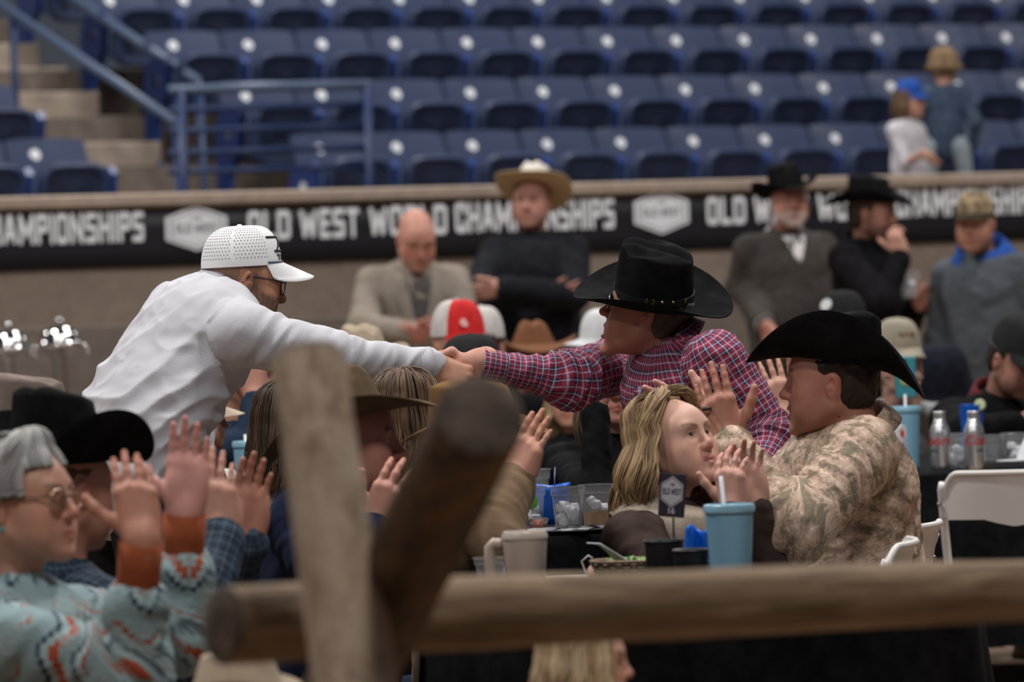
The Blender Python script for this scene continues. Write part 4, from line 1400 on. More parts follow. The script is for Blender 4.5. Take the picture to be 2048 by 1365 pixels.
# ---------------------------------------------------------------- man in the white shirt
WSK = (.40, .20, .125)
J = Body(P(483, 563, 14.78), (.93, .33, -.20), (.80, .60, 0), hup=(.12, .05, 1), spine=P(425, 585, 14.8) - P(250, 935, 14.6), neck=P(428, 592, 14.76))
J.pelvis = P(238, 945, 14.62); J.belly = P(300, 822, 14.66); J.chest = P(385, 690, 14.72)
J.shR = P(484, 668, 14.56); J.shL = P(352, 622, 14.95)
J.arm('R', P(862, 731, 14.68), el=P(662, 713, 14.58)); J.arm('L', P(395, 900, 14.98), el=P(400, 770, 15.06))
hq = dict(skin=WSK, brow=(.06, .035, .025), beard=((.065, .042, .032), .85, 1.0), beard_z=-.008, smile=1.0, nose=1.1, fat=1.06, ruddy=.8, scalp=((.20, .115, .08), .05), neck_r=.060,
          glasses=dict(mat=DKFRAME, lens=LENS))
rt = person('man leaning to shake hands in a white textured shirt, white cap and dark glasses', J, hq,
            [dict(side='R', f=(.87, .02, -.42), t=(.36, .42, .85), each=[(.95, .85, .4), (.95, .80, .4), (.95, .75, .4), (.95, .7, .35)], thumb=(.45, .80, -.45), h=.0026, arm_r=(.036, .032))], hd=.003)
rt['label'] = 'man leaning to shake hands in a white textured shirt, white cap and dark glasses'
def wr_ridges(v, uv, n, J):
    # deep folds slanting over the bent flank and bunching along the sleeve
    d = np.zeros(len(v)); tor = uv[:, 2] < .5
    q = v - J.pelvis; a = q @ unit(J.neck - J.pelvis); b_ = q @ A([1, 0, 0])
    x, y, z = None, None, None
    px = (v[:, 0]); pz = v[:, 2]
    s1 = pz * 3.0 - px * 1.0 + .35 * fbm(v * 5, 2, 6)
    f = 1 - np.abs(np.sin(s1 * 15 + 1.6 * fbm(v * 4, 2, 2))) * 1.6
    w = np.exp(-((a - .22) / .20) ** 2)
    d += np.where(tor, .007 * f * w, 0)
    return d
garment('knit_shirt', J, dict(w=.185, d=.150, arm=(.078, .058, .050, .040), ridges=wr_ridges, cuff_at=.985), KNIT, J.base, J.root, h=.0055, amp=.007, seed=3)
collar(J, KNIT, r=.066, hgt=.022, open_=.02, flare=-.012, drop=0, name='neckband')
cuff(J, 'R', KNIT, .0450, .035, .004)
trousers(J, fabric('charcoal_trousers', (.02, .021, .025)), J.base, J.root, False)
CAPW = mat('white_cap_cloth', (.78, .78, .80), .8, 0, .3)
m = CAPW; t = NT(m); vv = t.coord((1, 1, 1), 'Generated')
cp = put_cap(J, CAPW, off=(0, -.006, .038), tilt=.22, a=.085, b=.107, H=.106, bill=.086, drop=.040, front=.7, arch=.034)
# punched air holes on the side panels, cord, print
holes = MB(); J_ = J
def cap_pt(phi, al, lift=0.0003, a=.085, b=.107, H=.106):
    r = math.cos(al) ** .62
    y = b * r * math.cos(phi)
    if y > 0: y = b * math.cos(phi) * math.cos(al) ** (.62 - .22 * .7 * max(0, math.cos(phi)))
    return A([(a + lift) * r * math.sin(phi), y * (1 + lift / .1), H * math.sin(al)])
for i in range(22):
    for j in range(11):
        phi = math.radians(62 + 118 * (i + (j % 2) * .5) / 22); al = math.radians(12 + 60 * j / 11)
        p0 = cap_pt(phi, al); nrm = unit(p0 - A([0, 0, .02])); R_ = frame(unit(np.cross(nrm, A([0, 0, 1.0]))), nrm)
        if abs(math.degrees(phi) - 118) < 2.5: continue
        holes.lathe([(.0, .0003), (.0017, .0003)], 7, p0, R_)
attach('air_hole', holes, mat('cap_hole_grey', (.22, .22, .24), .9), J, (0, -.006, .038), rotx(.22), parent=cp)
pr = MB()
def onfront(x, z):          # a point on the cap's front
    al = math.asin(max(-1, min(1, z / .106))); r = math.cos(al) ** .62
    phi = math.asin(max(-1, min(1, x / (.085 * r)))); p0 = cap_pt(phi, al, 0.0); return p0 + unit(p0 - A([0, 0, .03])) * .0012
def stroke(b_, pts, w=.0028):
    Q = []
    for p, p2 in zip(pts[:-1], pts[1:]): Q += [onfront(p[0] + (p2[0] - p[0]) * k / 10, p[1] + (p2[1] - p[1]) * k / 10) for k in range(10)]
    b_.tube(Q + [onfront(*pts[-1])], w, 6)
stroke(pr, [(.058, .072), (.010, .072)]); stroke(pr, [(.012, .072), (.052, .036)]); stroke(pr, [(.058, .036), (.006, .036)])
stroke(pr, [(.054, .026), (.042, .026)], .0016); stroke(pr, [(.048, .026), (.048, .012)], .0016)
for x in (.036, .026): stroke(pr, [(x, .026), (x, .012)], .0016)
stroke(pr, [(.036, .019), (.026, .019)], .0016)
attach('cap_print', pr, mat('black_print', (.01, .01, .012), .6), J, (0, -.006, .038), rotx(.22), parent=cp)
cord = MB().tube([A([.0865 * math.sin(a), .1095 * math.cos(a), .007 - .0 * a]) for a in np.linspace(-1.1, 1.1, 24)], .0022, 6)
attach('cap_cord', cord, mat('navy_cord', (.08, .10, .18), .7), J, (0, -.006, .038), rotx(.22), parent=cp)

# ---------------------------------------------------------------- man in the plaid shirt
PSK = (.42, .185, .13)
J = Body(P(1298, 626, 14.75), (-.945, .17, .29), (-.80, -.55, 0), hup=(.06, 0, 1), neck=P(1340, 700, 14.74), spine=P(1340, 700, 14.74) - P(1500, 1050, 14.9))
J.pelvis = P(1512, 1075, 14.92); J.belly = P(1455, 950, 14.84); J.chest = P(1380, 815, 14.76)
J.shR = P(1245, 726, 15.05); J.shL = P(1432, 722, 14.56)
J.arm('R', P(955, 726, 14.725), el=P(1142, 760, 14.80)); J.arm('L', P(1500, 975, 14.3), el=P(1545, 890, 14.56))
hq = dict(skin=PSK, brow=(.12, .08, .06), open=.020, nose=1.12, ruddy=.7, hair_short=dict(hair=(.07, .05, .04), crop_top=.055, line=.05), neck_r=.060,
          glasses=dict(mat=mat('silver_wire_frame', (.5, .5, .52), .3, 1.0), lens=LENS, shape=dict(r=.0011)))
rt = person('man in a red and navy plaid shirt and black hat reaching out to shake hands', J, hq,
            [dict(side='R', f=(-.83, -.04, -.55), t=(-.5, .05, .85), each=[(.25, .85, .6), (.28, .85, .6), (.32, .85, .6), (.35, .8, .55)], thumb=[(.95, .30, -.12), (.30, .95, -.1), (-.30, .93, -.2)], h=.0026, skin=(.50, .25, .19), arm_r=(.036, .03))], hd=.003)
def pl_ridges(v, uv, n, J):
    d = np.zeros(len(v)); arm = (uv[:, 2] > .5)
    f = 1 - np.abs(np.sin(uv[:, 1] * 70 + uv[:, 0] * 26 + 2.2 * fbm(v * 7, 2, 4))) * 1.7
    w = np.exp(-((uv[:, 1] - .30) / .12) ** 2)
    return np.where(arm, .007 * f * w, 0)
garment('plaid_shirt', J, dict(w=.175, d=.14, arm=(.075, .066, .056, .030), ridges=pl_ridges, cuff_at=.86), PLAID, J.base, J.root, h=.0055, amp=.007, seed=11)
def placket(J, m, bm, a=.0, n=4):
    b = MB(); b.grid(lambda u, v: front_pt(J, a + (u - .5) * .034, .03 + .42 * v, .003) - J.base, 3, 30)
    P_ = A(b.v); uv = np.stack([P_[:, 0] * .3, P_[:, 2], P_[:, 0] * 0], 1)
    o = link('placket', mesh_np('placket', P_, b.f, True, None, uv), m, J.root); so = o.modifiers.new('s', 'SOLIDIFY'); so.thickness = .0025
    for k in range(n):
        p = front_pt(J, a, .06 + .095 * k, .006) - J.base; MB().sphere(p, .0058, 10, 6).build('button', bm, J.root, True)
placket(J, PLAID, mat('pearl_snap', (.60, .58, .60), .25))
collar(J, PLAID, r=.074, hgt=.030, open_=.75, flare=.022)
cuff(J, 'R', PLAID, .0415, .065, .004, uvswap=True)
trousers(J, DENIM, J.base, J.root, False)
band = put_hat(J, BLKFELT, off=(-.004, -.002, .040), tilt=-.13, roll=-.36, band=BLKBAND, a=.090, b=.106, H=.148, brim=.106, curl=.050, dip=.010, taper=.90, squeeze=.22, slope=-.9, crease=.020, dent=.026, bandz=(.010, .028))
bk_ = MB()
for an, kind in ((-94, 0), (-110, 1), (-125, 1), (-146, 2)):
    a_ = math.radians(an); c = A([.0955 * math.sin(a_), .1125 * math.cos(a_), .026]); nrm = unit(A([math.sin(a_), math.cos(a_), 0])); R_ = frame(A([0, 0, 1.0]), nrm)
    if kind == 0:
        bk_.tube([c + R_ @ A([.0105 * math.sin(q), .0105 * math.cos(q), .002]) for q in np.linspace(.6, 5.7, 14)], .0026, 7)
    elif kind == 1: bk_.sphere(c, (.0045, .006, .004), 8, 6, R_)
    else: bk_.box(c, (.008, .015, .004), R_, .001)
attach('hat_buckle', bk_, GOLD, J, (-.004, -.002, .040), rotx(-.13) @ roty(-.36), parent=bpy.data.objects[band.parent.name])

# ---------------------------------------------------------------- seated man in the paisley shirt
QSK = (.43, .20, .14)
J = Body(P(1664, 768, 13.55), (-.985, .14, .04), (-.86, -.50, 0), hup=(.03, 0, 1), neck=P(1712, 862, 13.56), spine=P(1712, 862, 13.56) - P(1725, 1180, 13.6))
J.pelvis = P(1712, 1300, 13.62); J.belly = P(1700, 1150, 13.60); J.chest = P(1692, 1000, 13.58)
J.shL = P(1726, 905, 13.37); J.shR = P(1640, 910, 13.76)
J.arm('L', P(1457, 888, 13.34), el=P(1592, 1062, 13.2)); J.arm('R', P(1425, 858, 13.52), el=P(1545, 1010, 13.74))
hq = dict(skin=QSK, brow=(.06, .035, .025), open=.007, nose=1.05, fat=1.10, jaw=1.06, ruddy=.9, mustache=(.12, .075, .05), beard=((.20, .11, .075), .30, .9), neck_r=.062, painted_eyes=False, lid=.7, iris=(.03, .02, .015),
          hair_short=dict(hair=(.022, .013, .009), crop_top=.06, line=.045))
rt = person('seated man in a pink and olive paisley shirt and black hat, clapping', J, hq,
            [dict(side='L', f=(-.24, .08, .97), t=(.97, -.1, .30), each=[(.05, .08, .05), (.10, .10, .06), (.06, .12, .06), (.02, .14, .08)], thumb=(.72, .62, .12), spread=.45, h=.0028, scale=1.08),
             dict(side='R', f=(-.86, .05, .50), t=(.45, -.1, .86), each=[(.1, .12, .1)] * 4, thumb=(.7, .6, .2), spread=.5, h=.0028, scale=1.06, skin=(.55, .29, .23))], hd=.0028)
rp = rt
garment('paisley_shirt', J, dict(w=.188, d=.158, arm=(.080, .068, .062, .047), belly=1.05, cuff_at=.95), PAISLEY, J.base, J.root, h=.0055, amp=.010, seed=5)
collar(J, PAISLEY, r=.074, hgt=.034, open_=.7, flare=.018)
rg = MB().tube([P(1413, 818, 13.325) + .0098 * (A([math.cos(a), .0, 0]) * 1 + A([.0, 1, 0]) * math.sin(a)) for a in np.linspace(0, 2 * math.pi, 17)], .0032, 6, caps=False, flat=1.4); rg.v = [tuple(A(p) - J.base) for p in rg.v]
rg.build('ring', mat('black_ring', (.02, .02, .022), .35), J.root, True)
put_hat(J, BLKFELT, off=(0, -.014, .050), tilt=.13, roll=.06, band=BLKBAND, a=.091, b=.108, H=.125, brim=.112, curl=.112, dip=.03, bcurl=.055, taper=.80, squeeze=.30, slope=.6, bandz=(.003, .014))
trousers(J, DENIM, J.base, J.root, True)
# ---------------------------------------------------------------- everyone else
def yawv(deg, pitch=0.0):
    a = math.radians(deg); return unit(A([math.sin(a), -math.cos(a), pitch]))   # 0 faces the camera, 90 faces along +x
def who(label, px, py, D, yaw, pitch=0.0, hq=None, byaw=None, lean=(0, 0, 1), size=1.0, arms=None, hands=(), gq=None, gm=None, gname='shirt', seated=True, pants=None, h=.010, hd=.005, amp=.006, seed=0, hup=(0, 0, 1), hang='RL', col=None, neck=None, group=None):
    J = Body(P(px, py, D), yawv(yaw, pitch), yawv(byaw if byaw is not None else yaw), hup=hup, spine=lean, size=size, neck=neck)
    if hang: J.hang(hang)
    for w, (wr, el) in (arms or {}).items():
        if el is None or len(el) == 3 and isinstance(el, tuple): J.arm(w, wr, hint=el or (0, 0, -1))
        else: J.arm(w, wr, el=el)
    q = dict(skin=(.46, .24, .17), brow=(.06, .04, .03)); q.update(hq or {})
    person(label, J, q, hands, hd, group)
    if gm: garment(gname, J, gq or {}, gm, J.base, J.root, h=h, amp=amp, seed=seed, col=col)
    trousers(J, pants or DENIM, J.base, J.root, seated, h=.016)
    return J
FADE = dict(each=[(.12, .16, .1), (.12, .16, .1), (.14, .18, .1), (.16, .2, .12)])

# --- woman with blond hair at the near table
BRN = fabric('dark_brown_jacket', (.045, .030, .026), var=.2)
OAT = fabric('oat_rib_knit', (.36, .30, .235), weave=300, bump=.6)
J = who('blond woman in a dark brown jacket looking up, seated behind the table sign', 1348, 893, 13.1, 47, .30,
        dict(skin=(.62, .36, .275), brow=(.20, .12, .07), painted_eyes=False, lid=.85, scale=.99, jaw=.86, fat=1.02, nose=.82, ruddy=.6, smile=.9, iris=(.05, .065, .075), look=(.12, .10), lips=(.44, .13, .13), neck_r=.047,
             hair_long=dict(hair=(.125, .070, .034), hair2=(.52, .35, .185), length=.215, wave=.018, flare=.045, vol=.024, locks=520, az=(62, 185), part=-.012, sweep=.20, lift=.014)),
        byaw=52, lean=(.05, .05, 1), size=.92, gm=BRN, gname='jacket', gq=dict(w=.165, d=.12, bust=1), hd=.0022, h=.007, hup=(-.05, -.02, 1), hang='',
        arms={'L': (P(1508, 1012, 13.15), P(1545, 1150, 13.2)), 'R': (P(1470, 1025, 12.95), P(1390, 1190, 12.75))},
        hands=[dict(side='L', f=(-.12, .0, 1), t=(-.9, -.3, 0), each=[(.15, .25, .2), (.25, .35, .2), (.2, .35, .2), (.1, .3, .2)], h=.003, skin=(.50, .27, .21)),
               dict(side='R', f=(-.10, .1, 1), t=(-.8, .5, .1), each=[(.3, .4, .3)] * 4, h=.003, skin=(.52, .28, .22))])
co = collar(J, OAT, r=.085, hgt=.045, open_=.35, flare=.05, drop=.10, name='knit_collar', th=.008)
nk = MB().tube([J.neck - J.base - J.spine * .03 + .066 * (J.fc * math.cos(a) + J.lat * math.sin(a)) - J.spine * (.02 + .02 * math.cos(a)) for a in np.linspace(0, 2 * math.pi, 40)], .0032, 6)
nk.build('necklace', GOLD, J.root, True)

# --- woman with short grey hair, teal patterned pullover
def aztec_mat():
    m = mat('teal_aztec_fleece', (.2, .3, .32), .95, 0, .15); t = NT(m); v = t.coord((1, 1, 1), attr='Wrap'); sx = t.n('SeparateXYZ'); t.l(v, sx.inputs[0])
    u, w = sx.outputs[0], sx.outputs[1]
    wob = t.math('MULTIPLY', t.math('SUBTRACT', t.noise(v, 9, 2), .5), .03)
    zig = t.math('ABSOLUTE', t.math('SUBTRACT', t.math('FRACT', t.math('DIVIDE', u, .085)), .5))
    step = t.math('DIVIDE', t.math('FLOOR', t.math('MULTIPLY', zig, 8)), 8)
    f = t.math('FRACT', t.math('DIVIDE', t.math('ADD', t.math('ADD', w, wob), t.math('MULTIPLY', step, .075)), .155))
    band = t.ramp(f, [(0, (.20, .28, .30)), (.22, (.040, .055, .085)), (.30, (.30, .40, .42)), (.40, (.32, .068, .032)), (.52, (.26, .35, .365)), (.66, (.10, .13, .16)), (.74, (.33, .43, .44)), (.84, (.30, .065, .03)), (.90, (.22, .31, .33))], 'CONSTANT')
    n = t.noise(v, 14, 3)
    t.col(t.mix(t.ramp(n, [(.46, (0, 0, 0)), (.60, (1, 1, 1))]), band, (.235, .320, .335))); t.bump(t.noise(t.coord(), 120, 3), .5, .006)
    return m
AZ = aztec_mat(); RUST = fabric('rust_rib_cuff', (.26, .062, .022), weave=300, bump=.5)
GSK = (.44, .235, .165)
J = who('woman with short grey hair and glasses in a teal and rust patterned pullover, clapping', 42, 1012, 10.8, 66, .10,
        dict(skin=GSK, brow=(.16, .12, .10), painted_eyes=False, scale=.98, fat=1.06, jaw=1.0, nose=1.05, ruddy=.9, lid=.75, neck_r=.05, glasses=dict(mat=mat('bronze_wire_frame', (.28, .18, .12), .3, .8), lens=LENS, shape=dict(sq=.8)),
             hair_long=dict(hair=(.13, .125, .12), hair2=(.46, .45, .435), length=.022, wave=.004, flare=.0, vol=.018, locks=640, az=(14, 185), part=-.03, sweep=.45, lift=.022, fringe=1.22, rad=(.0018, .0042), seed=5, shell=.010)),
        byaw=60, lean=(.02, .05, 1), size=.98, gm=AZ, gname='pullover', gq=dict(w=.180, d=.15, arm=(.070, .066, .066, .056), bust=1, cuff_at=.50), hd=.0032, h=.007, amp=.010, hang='',
        arms={'R': (P(283, 1078, 10.55), P(262, 1345, 10.62)), 'L': (P(370, 1022, 10.95), P(360, 1270, 11.0))},
        hands=[dict(side='R', f=(-.12, .28, .95), t=(-.96, .0, .05), each=[(.10, .14, .10), (.14, .16, .1), (.12, .16, .1), (.08, .16, .1)], thumb=(.8, .55, .1), spread=.35, h=.003, skin=(.42, .19, .13), arm_r=(.034, .030)),
               dict(side='L', f=(.10, -.05, .98), t=(-.95, .0, .2), each=[(.04, .08, .05), (.08, .08, .05), (.06, .08, .05), (.02, .08, .05)], thumb=(.82, .5, .1), spread=.4, scale=1.0, h=.003, skin=(.58, .29, .25), arm_r=(.034, .030))])
cuff(J, 'R', RUST, .041, .10, .006, 'rib_cuff', .001); cuff(J, 'L', RUST, .041, .10, .006, 'rib_cuff', .001)
collar(J, AZ, r=.070, hgt=.040, open_=.5, flare=.02, name='stand_collar')
er = MB().sphere((.080, -.004, -.043), .0052, 10, 8); attach('earring', er, mat('turquoise_stone', (.03, .30, .32), .3), J)

# --- man in the black hat behind her
J = who('man in a black cowboy hat and navy plaid shirt, behind the grey haired woman', 122, 984, 11.5, 134, -.05,
        dict(skin=(.40, .19, .13), hair_short=dict(hair=(.07, .04, .026), crop_top=.05, thick=.003, nape=.055, front=.06), neck_r=.058), byaw=118, gm=NAVYPLAID, gname='plaid_shirt', gq=dict(w=.175, d=.14, arm=(.068, .060, .055, .046), cuff_at=.95), hd=.004, h=.008, amp=.008, hang='', lean=(-.03, 0, 1),
        arms={'R': (P(447, 1072, 11.35), P(375, 1290, 11.15)), 'L': (P(490, 1080, 11.6), P(430, 1270, 11.75))},
        hands=[dict(side='R', f=(-.10, .1, 1), t=(-.85, .5, .1), spread=.3, h=.0035, skin=(.50, .27, .20), **FADE), dict(side='L', f=(.16, 0, 1), t=(-.9, -.4, .1), spread=.3, h=.0035, skin=(.42, .20, .14), **FADE)])
put_hat(J, BLKFELT, off=(0, -.012, .058), tilt=.06, a=.090, b=.106, H=.150, brim=.108, curl=.105, dip=.012, taper=.84, band=BLKBAND, slope=.6, crease=.03)
cuff(J, 'R', NAVYPLAID, .046, .06); cuff(J, 'L', NAVYPLAID, .046, .06)

# --- taupe hat behind the black hat
TAUPE = felt('taupe_felt', (.20, .155, .135))
J = who('person in a taupe felt hat seated behind the black hatted man', 62, 922, 12.4, 105, 0, dict(hair_short=dict(hair=(.05, .03, .02), crop_top=.05)), gm=fabric('charcoal_cloth', (.03, .03, .034)), h=.012, hd=.006, gq={})
put_hat(J, TAUPE, off=(0, -.012, .056), a=.088, b=.104, H=.135, brim=.100, curl=.055, taper=.86)

# --- man behind the pale post: olive hat, navy jacket
NAVY = fabric('navy_jacket_cloth', (.012, .017, .040), var=.2)
OLIVE = felt('olive_brown_felt', (.105, .072, .040))
J = who('man in an olive brown hat and navy jacket clapping behind the pale log post', 700, 893, 12.6, 84, .06,
        dict(skin=(.38, .175, .13), brow=(.05, .03, .02), nose=1.1, hair_short=dict(hair=(.07, .038, .024), crop_top=.05), ruddy=.8, lid=.7, painted_eyes=False, iris=(.03, .02, .015)), byaw=78, lean=(.12, 0, 1), gm=NAVY, gname='jacket', gq=dict(w=.195, d=.16, arm=(.078, .068, .06, .05), cuff_at=.94), hd=.003, h=.008, amp=.009, hang='',
        neck=P(668, 985, 12.62),
        arms={'R': (P(742, 1062, 12.35), P(700, 1225, 12.25)), 'L': (P(722, 1050, 12.7), P(640, 1205, 12.9))},
        hands=[dict(side='R', f=(.48, .05, .86), t=(-.86, .1, .5), each=[(.15, .3, .25), (.2, .35, .25), (.2, .35, .25), (.2, .3, .2)], spread=.7, h=.003, skin=(.50, .25, .19)),
               dict(side='L', f=(.25, .1, .95), t=(-.8, -.2, .3), each=[(.3, .4, .3)] * 4, h=.0035, skin=(.48, .23, .17))])
put_hat(J, OLIVE, off=(0, -.012, .054), tilt=.22, a=.089, b=.105, H=.135, brim=.112, curl=.040, dip=.03, bcurl=.05, taper=.78, squeeze=.12, slope=.5, pinch=.2, roll=-.05)
collar(J, NAVY, r=.074, hgt=.04, open_=.5, flare=.02)

# --- man with tan corduroy sleeve, head behind the dark log
CORD = fabric('tan_corduroy', (.155, .098, .058), weave=260, bump=.6)
CAMEL = felt('camel_felt', (.17, .088, .030))
J = who('man in a tan corduroy jacket and camel hat clapping behind the dark log', 960, 905, 12.95, 82, .05, dict(skin=(.45, .21, .15), hair_short=dict(hair=(.05, .03, .02), crop_top=.05)), byaw=80, lean=(.02, 0, 1), gm=CORD, gname='jacket', gq=dict(w=.18, d=.15, arm=(.07, .062, .058, .048), cuff_at=.97), hd=.004, h=.008, amp=.008, hang='L',
        arms={'R': (P(1026, 968, 12.75), P(985, 1105, 12.6))},
        hands=[dict(side='R', f=(.42, .1, .90), t=(-.7, .6, .3), each=[(.06, .10, .06)] * 4, spread=.5, h=.003, skin=(.50, .25, .18), arm_r=(.038, .031)), dict(side='L', f=(.3, .1, .9), t=(-.7, -.5, .3), h=.005)])
cuff(J, 'R', CORD, .050, .05, 0.0)
put_hat(J, CAMEL, off=(0, -.012, .05), a=.088, b=.104, H=.115, brim=.070, curl=.035, roll=.05)
J = None

# --- two women with long brown hair beyond the posts
J = who('woman with long highlighted brown hair behind the olive hat', 815, 842, 13.9, 150, 0, dict(scale=.95, hair_long=dict(hair=(.040, .022, .012), hair2=(.16, .09, .045), length=.20, wave=.012, locks=300, az=(40, 185), vol=.02, seed=3)), gm=fabric('black_knit', (0.0050, 0.0050, 0.0059)), gq={}, size=.94, h=.012, hd=.006)
J = who('woman with long dark brown hair and a mottled lilac blouse behind the pale post', 598, 866, 13.6, 100, 0, dict(scale=.95, hair_long=dict(hair=(.030, .016, .010), hair2=(.085, .048, .026), length=.20, wave=.010, locks=300, az=(50, 185), vol=.02, seed=4)), gm=noisy('lilac_mottled_blouse', (.06, .05, .075), (.38, .33, .38), 120, .9, .2), gq={}, size=.94, h=.012, hd=.006)

# --- seen between the white shirt and the pale post
NVS = fabric('navy_shirt_cloth', (.014, .026, .050))
J = who('person in a navy shirt with chin on hand, beyond the white shirt', 489, 752, 17.2, 70, -.1, dict(skin=(.44, .22, .16), hair_short=dict(hair=(.03, .02, .015))), gm=NVS, gq={}, h=.012, hd=.006, hang='L', arms={'R': (P(512, 800, 17.1), P(500, 900, 17.0))}, hands=[dict(side='R', f=(-.1, .1, 1), t=(-.9, .2, 0), each=[(.6, .9, .5)] * 4, h=.005)])
TANC = fabric('tan_cap_cloth', (.40, .32, .25))
J = who('child in a tan cap seated close behind the white shirted man', 398, 842, 15.9, 88, 0, dict(skin=(.42, .21, .15), scale=.9), size=.75, gm=fabric('black_tee', (0.0050, 0.0050, 0.0059)), gq={}, h=.012, hd=.006)
put_cap(J, TANC, H=.11, bill=.085, drop=.03, arch=.03)
J = who('person in pale grey sleeves clapping behind the paisley shirted man', 1668, 752, 16.2, -80, 0, dict(hair_short=dict(hair=(.03, .02, .015))), gm=fabric('pale_grey_knit', (.30, .32, .36)), gq=dict(arm=(.06, .055, .05, .042)), h=.012, hd=.006, hang='',
        arms={'L': (P(1568, 836, 15.9), (0, 0, -1)), 'R': (P(1585, 838, 16.2), (0, 0, -1))}, hands=[dict(side='L', f=(-.3, 0, 1), t=(.9, 0, .2), h=.004, skin=(.50, .28, .21), **FADE), dict(side='R', f=(-.1, 0, 1), t=(.8, 0, .2), h=.004, skin=(.50, .28, .21), **FADE)])

# --- woman with pearls, and the couple beyond her
BLKK = fabric('black_sweater', (0.0038, 0.0038, 0.0046))
J = who('woman in black with long brown hair and a pearl necklace, face behind the plaid arm', 1240, 772, 15.9, -8, 0, dict(skin=(.50, .235, .185), scale=.95, hair_long=dict(hair=(.075, .045, .028), hair2=(.26, .175, .11), length=.27, wave=.008, locks=340, az=(62, 185), vol=.02, flare=.05, seed=8)), size=.94, gm=BLKK, gname='sweater', gq=dict(bust=1, w=.15, d=.11), h=.010, hd=.0045, hang='L',
        arms={'R': (P(1190, 812, 15.55), P(1196, 1000, 15.45))}, hands=[dict(side='R', f=(.1, .1, 1), t=(.9, 0, .2), h=.005), dict(side='L', f=(0, -.4, -.8), t=(.3, -.9, .3), h=.006)])
pn = MB()
for rr_ in (.070, .079):
    for a in np.linspace(0, 2 * math.pi, 56, endpoint=False):
        pn.sphere(J.neck - J.base - J.spine * (.028 + (rr_ - .07) * 1.5 + .014 * math.cos(a)) + rr_ * (J.fc * math.cos(a) * .95 + J.lat * math.sin(a) * 1.05), .0042, 6, 4)
pn.build('pearl_necklace', mat('pearl', (.75, .70, .66), .25), J.root, True)
COPPER = felt('chestnut_felt', (.17, .068, .030))
J = who('person in a chestnut cowboy hat and black scarf, seen under the clasped hands', 1068, 724, 22.4, 8, 0, dict(skin=(.36, .15, .11), hair_short=dict(hair=(.05, .03, .02), crop_top=.05)), gm=fabric('black_vest', (0.0050, 0.0050, 0.0050)), gq={}, h=.012, hd=.006)
put_hat(J, COPPER, off=(0, -.01, .068), tilt=.03, a=.085, b=.102, H=.098, brim=.100, curl=.034, dip=.035, taper=.66, pinch=.30, crease=.012, squeeze=.10, dent=.02)
collar(J, noisy('black_patterned_scarf', (.008, .008, .008), (.10, .10, .10), 60, .9), r=.075, hgt=.05, open_=0.0, flare=.035, name='scarf', th=.02, drop=.07)
J = who('woman with tousled blond hair beside the black scarf', 1150, 795, 20.0, -20, 0, dict(scale=.95, hair_long=dict(hair=(.24, .15, .07), hair2=(.62, .48, .28), length=.20, wave=.03, locks=220, az=(50, 185), vol=.03, seed=9)), size=.93, gm=fabric('black_blouse', (.014, .014, .016)), gq={}, h=.014, hd=.006)
J = who('person in a pale straw hat beyond the white sleeve', 728, 748, 19.5, 30, 0, dict(hair_short=dict(hair=(.04, .03, .02), crop_top=.05)), gm=fabric('brown_tee', (.07, .045, .03)), gq={}, h=.014, hd=.007)
put_hat(J, noisy('pale_straw', (.34, .27, .19), (.42, .34, .25), 60, .9), H=.11, curl=.04, brim=.085, taper=.75)

# --- heads in caps behind the handshake
WCAP = fabric('white_cap', (.55, .52, .50)); RCAP = fabric('red_cap_front', (.55, .022, .022)); CCAP = fabric('charcoal_cap', (.022, .022, .024))
J = who('person in a cap with white sides and a red front behind the clasped hands', 917, 702, 20.3, 32, 0, dict(scale=1.05), gm=fabric('dark_shirt', (.02, .02, .025)), gq={}, h=.014, hd=.007)
cp = put_cap(J, WCAP, billm=RCAP, H=.125, a=.086, b=.109)
fp = MB()
def cfr(u, v):
    phi = (u - .5) * 2 * 1.05; al = v * 1.45
    p = A([.0875 * math.cos(al) ** .62 * math.sin(phi), .1105 * math.cos(phi) * math.cos(al) ** (.62 - .165 * max(0, math.cos(phi))), .1255 * math.sin(al)]); return p
fp.grid(cfr, 20, 10); attach('cap_front', fp, RCAP, J, (0, -.002, .050), parent=J.root.children[-2] if False else None)
lg = MB().lathe([(0, 0), (.016, 0), (.016, .003), (0, .003)], 14, (.035, .100, .045), rotx(-math.pi / 2 + .35) ); attach('cap_logo', lg, mat('pink_white_patch', (.65, .35, .33), .7), J, (0, -.002, .050))
J = who('person in a white cap worn with its strap opening towards the tables', 965, 702, 21.5, 165, 0, dict(hair_short=dict(hair=(.05, .015, .01))), gm=fabric('black_top', (0.0050, 0.0050, 0.0055)), gq={}, h=.014, hd=.007)
put_cap(J, WCAP, H=.12)
op_ = MB().sphere((-.012, -.1005, .020), (.030, .006, .016), 12, 8); attach('cap_opening', op_, mat('dark_hair_gap', (.05, .012, .008), .8), J, (0, -.002, .050))
J = who('person in a charcoal cap just behind the clasped hands', 944, 768, 17.6, 140, 0, dict(hair_short=dict(hair=(.02, .015, .012))), gm=fabric('black_top', (0.0050, 0.0050, 0.0055)), gq={}, h=.014, hd=.007)
put_cap(J, CCAP, H=.105)
J = who('person in a plain white cap beyond the plaid shirted man', 1215, 706, 21, -60, 0, dict(), gm=fabric('grey_top', (.08, .08, .085)), gq={}, h=.014, hd=.007)
put_cap(J, fabric('clean_white_cap', (.62, .62, .64)), H=.115)
J = who('person in a dark cap with a white badge, mostly behind the big black hat', 1686, 668, 21.5, -35, 0, dict(), gm=fabric('black_top', (0.0050, 0.0050, 0.0055)), gq={}, h=.014, hd=.007)
put_cap(J, CCAP, H=.115)
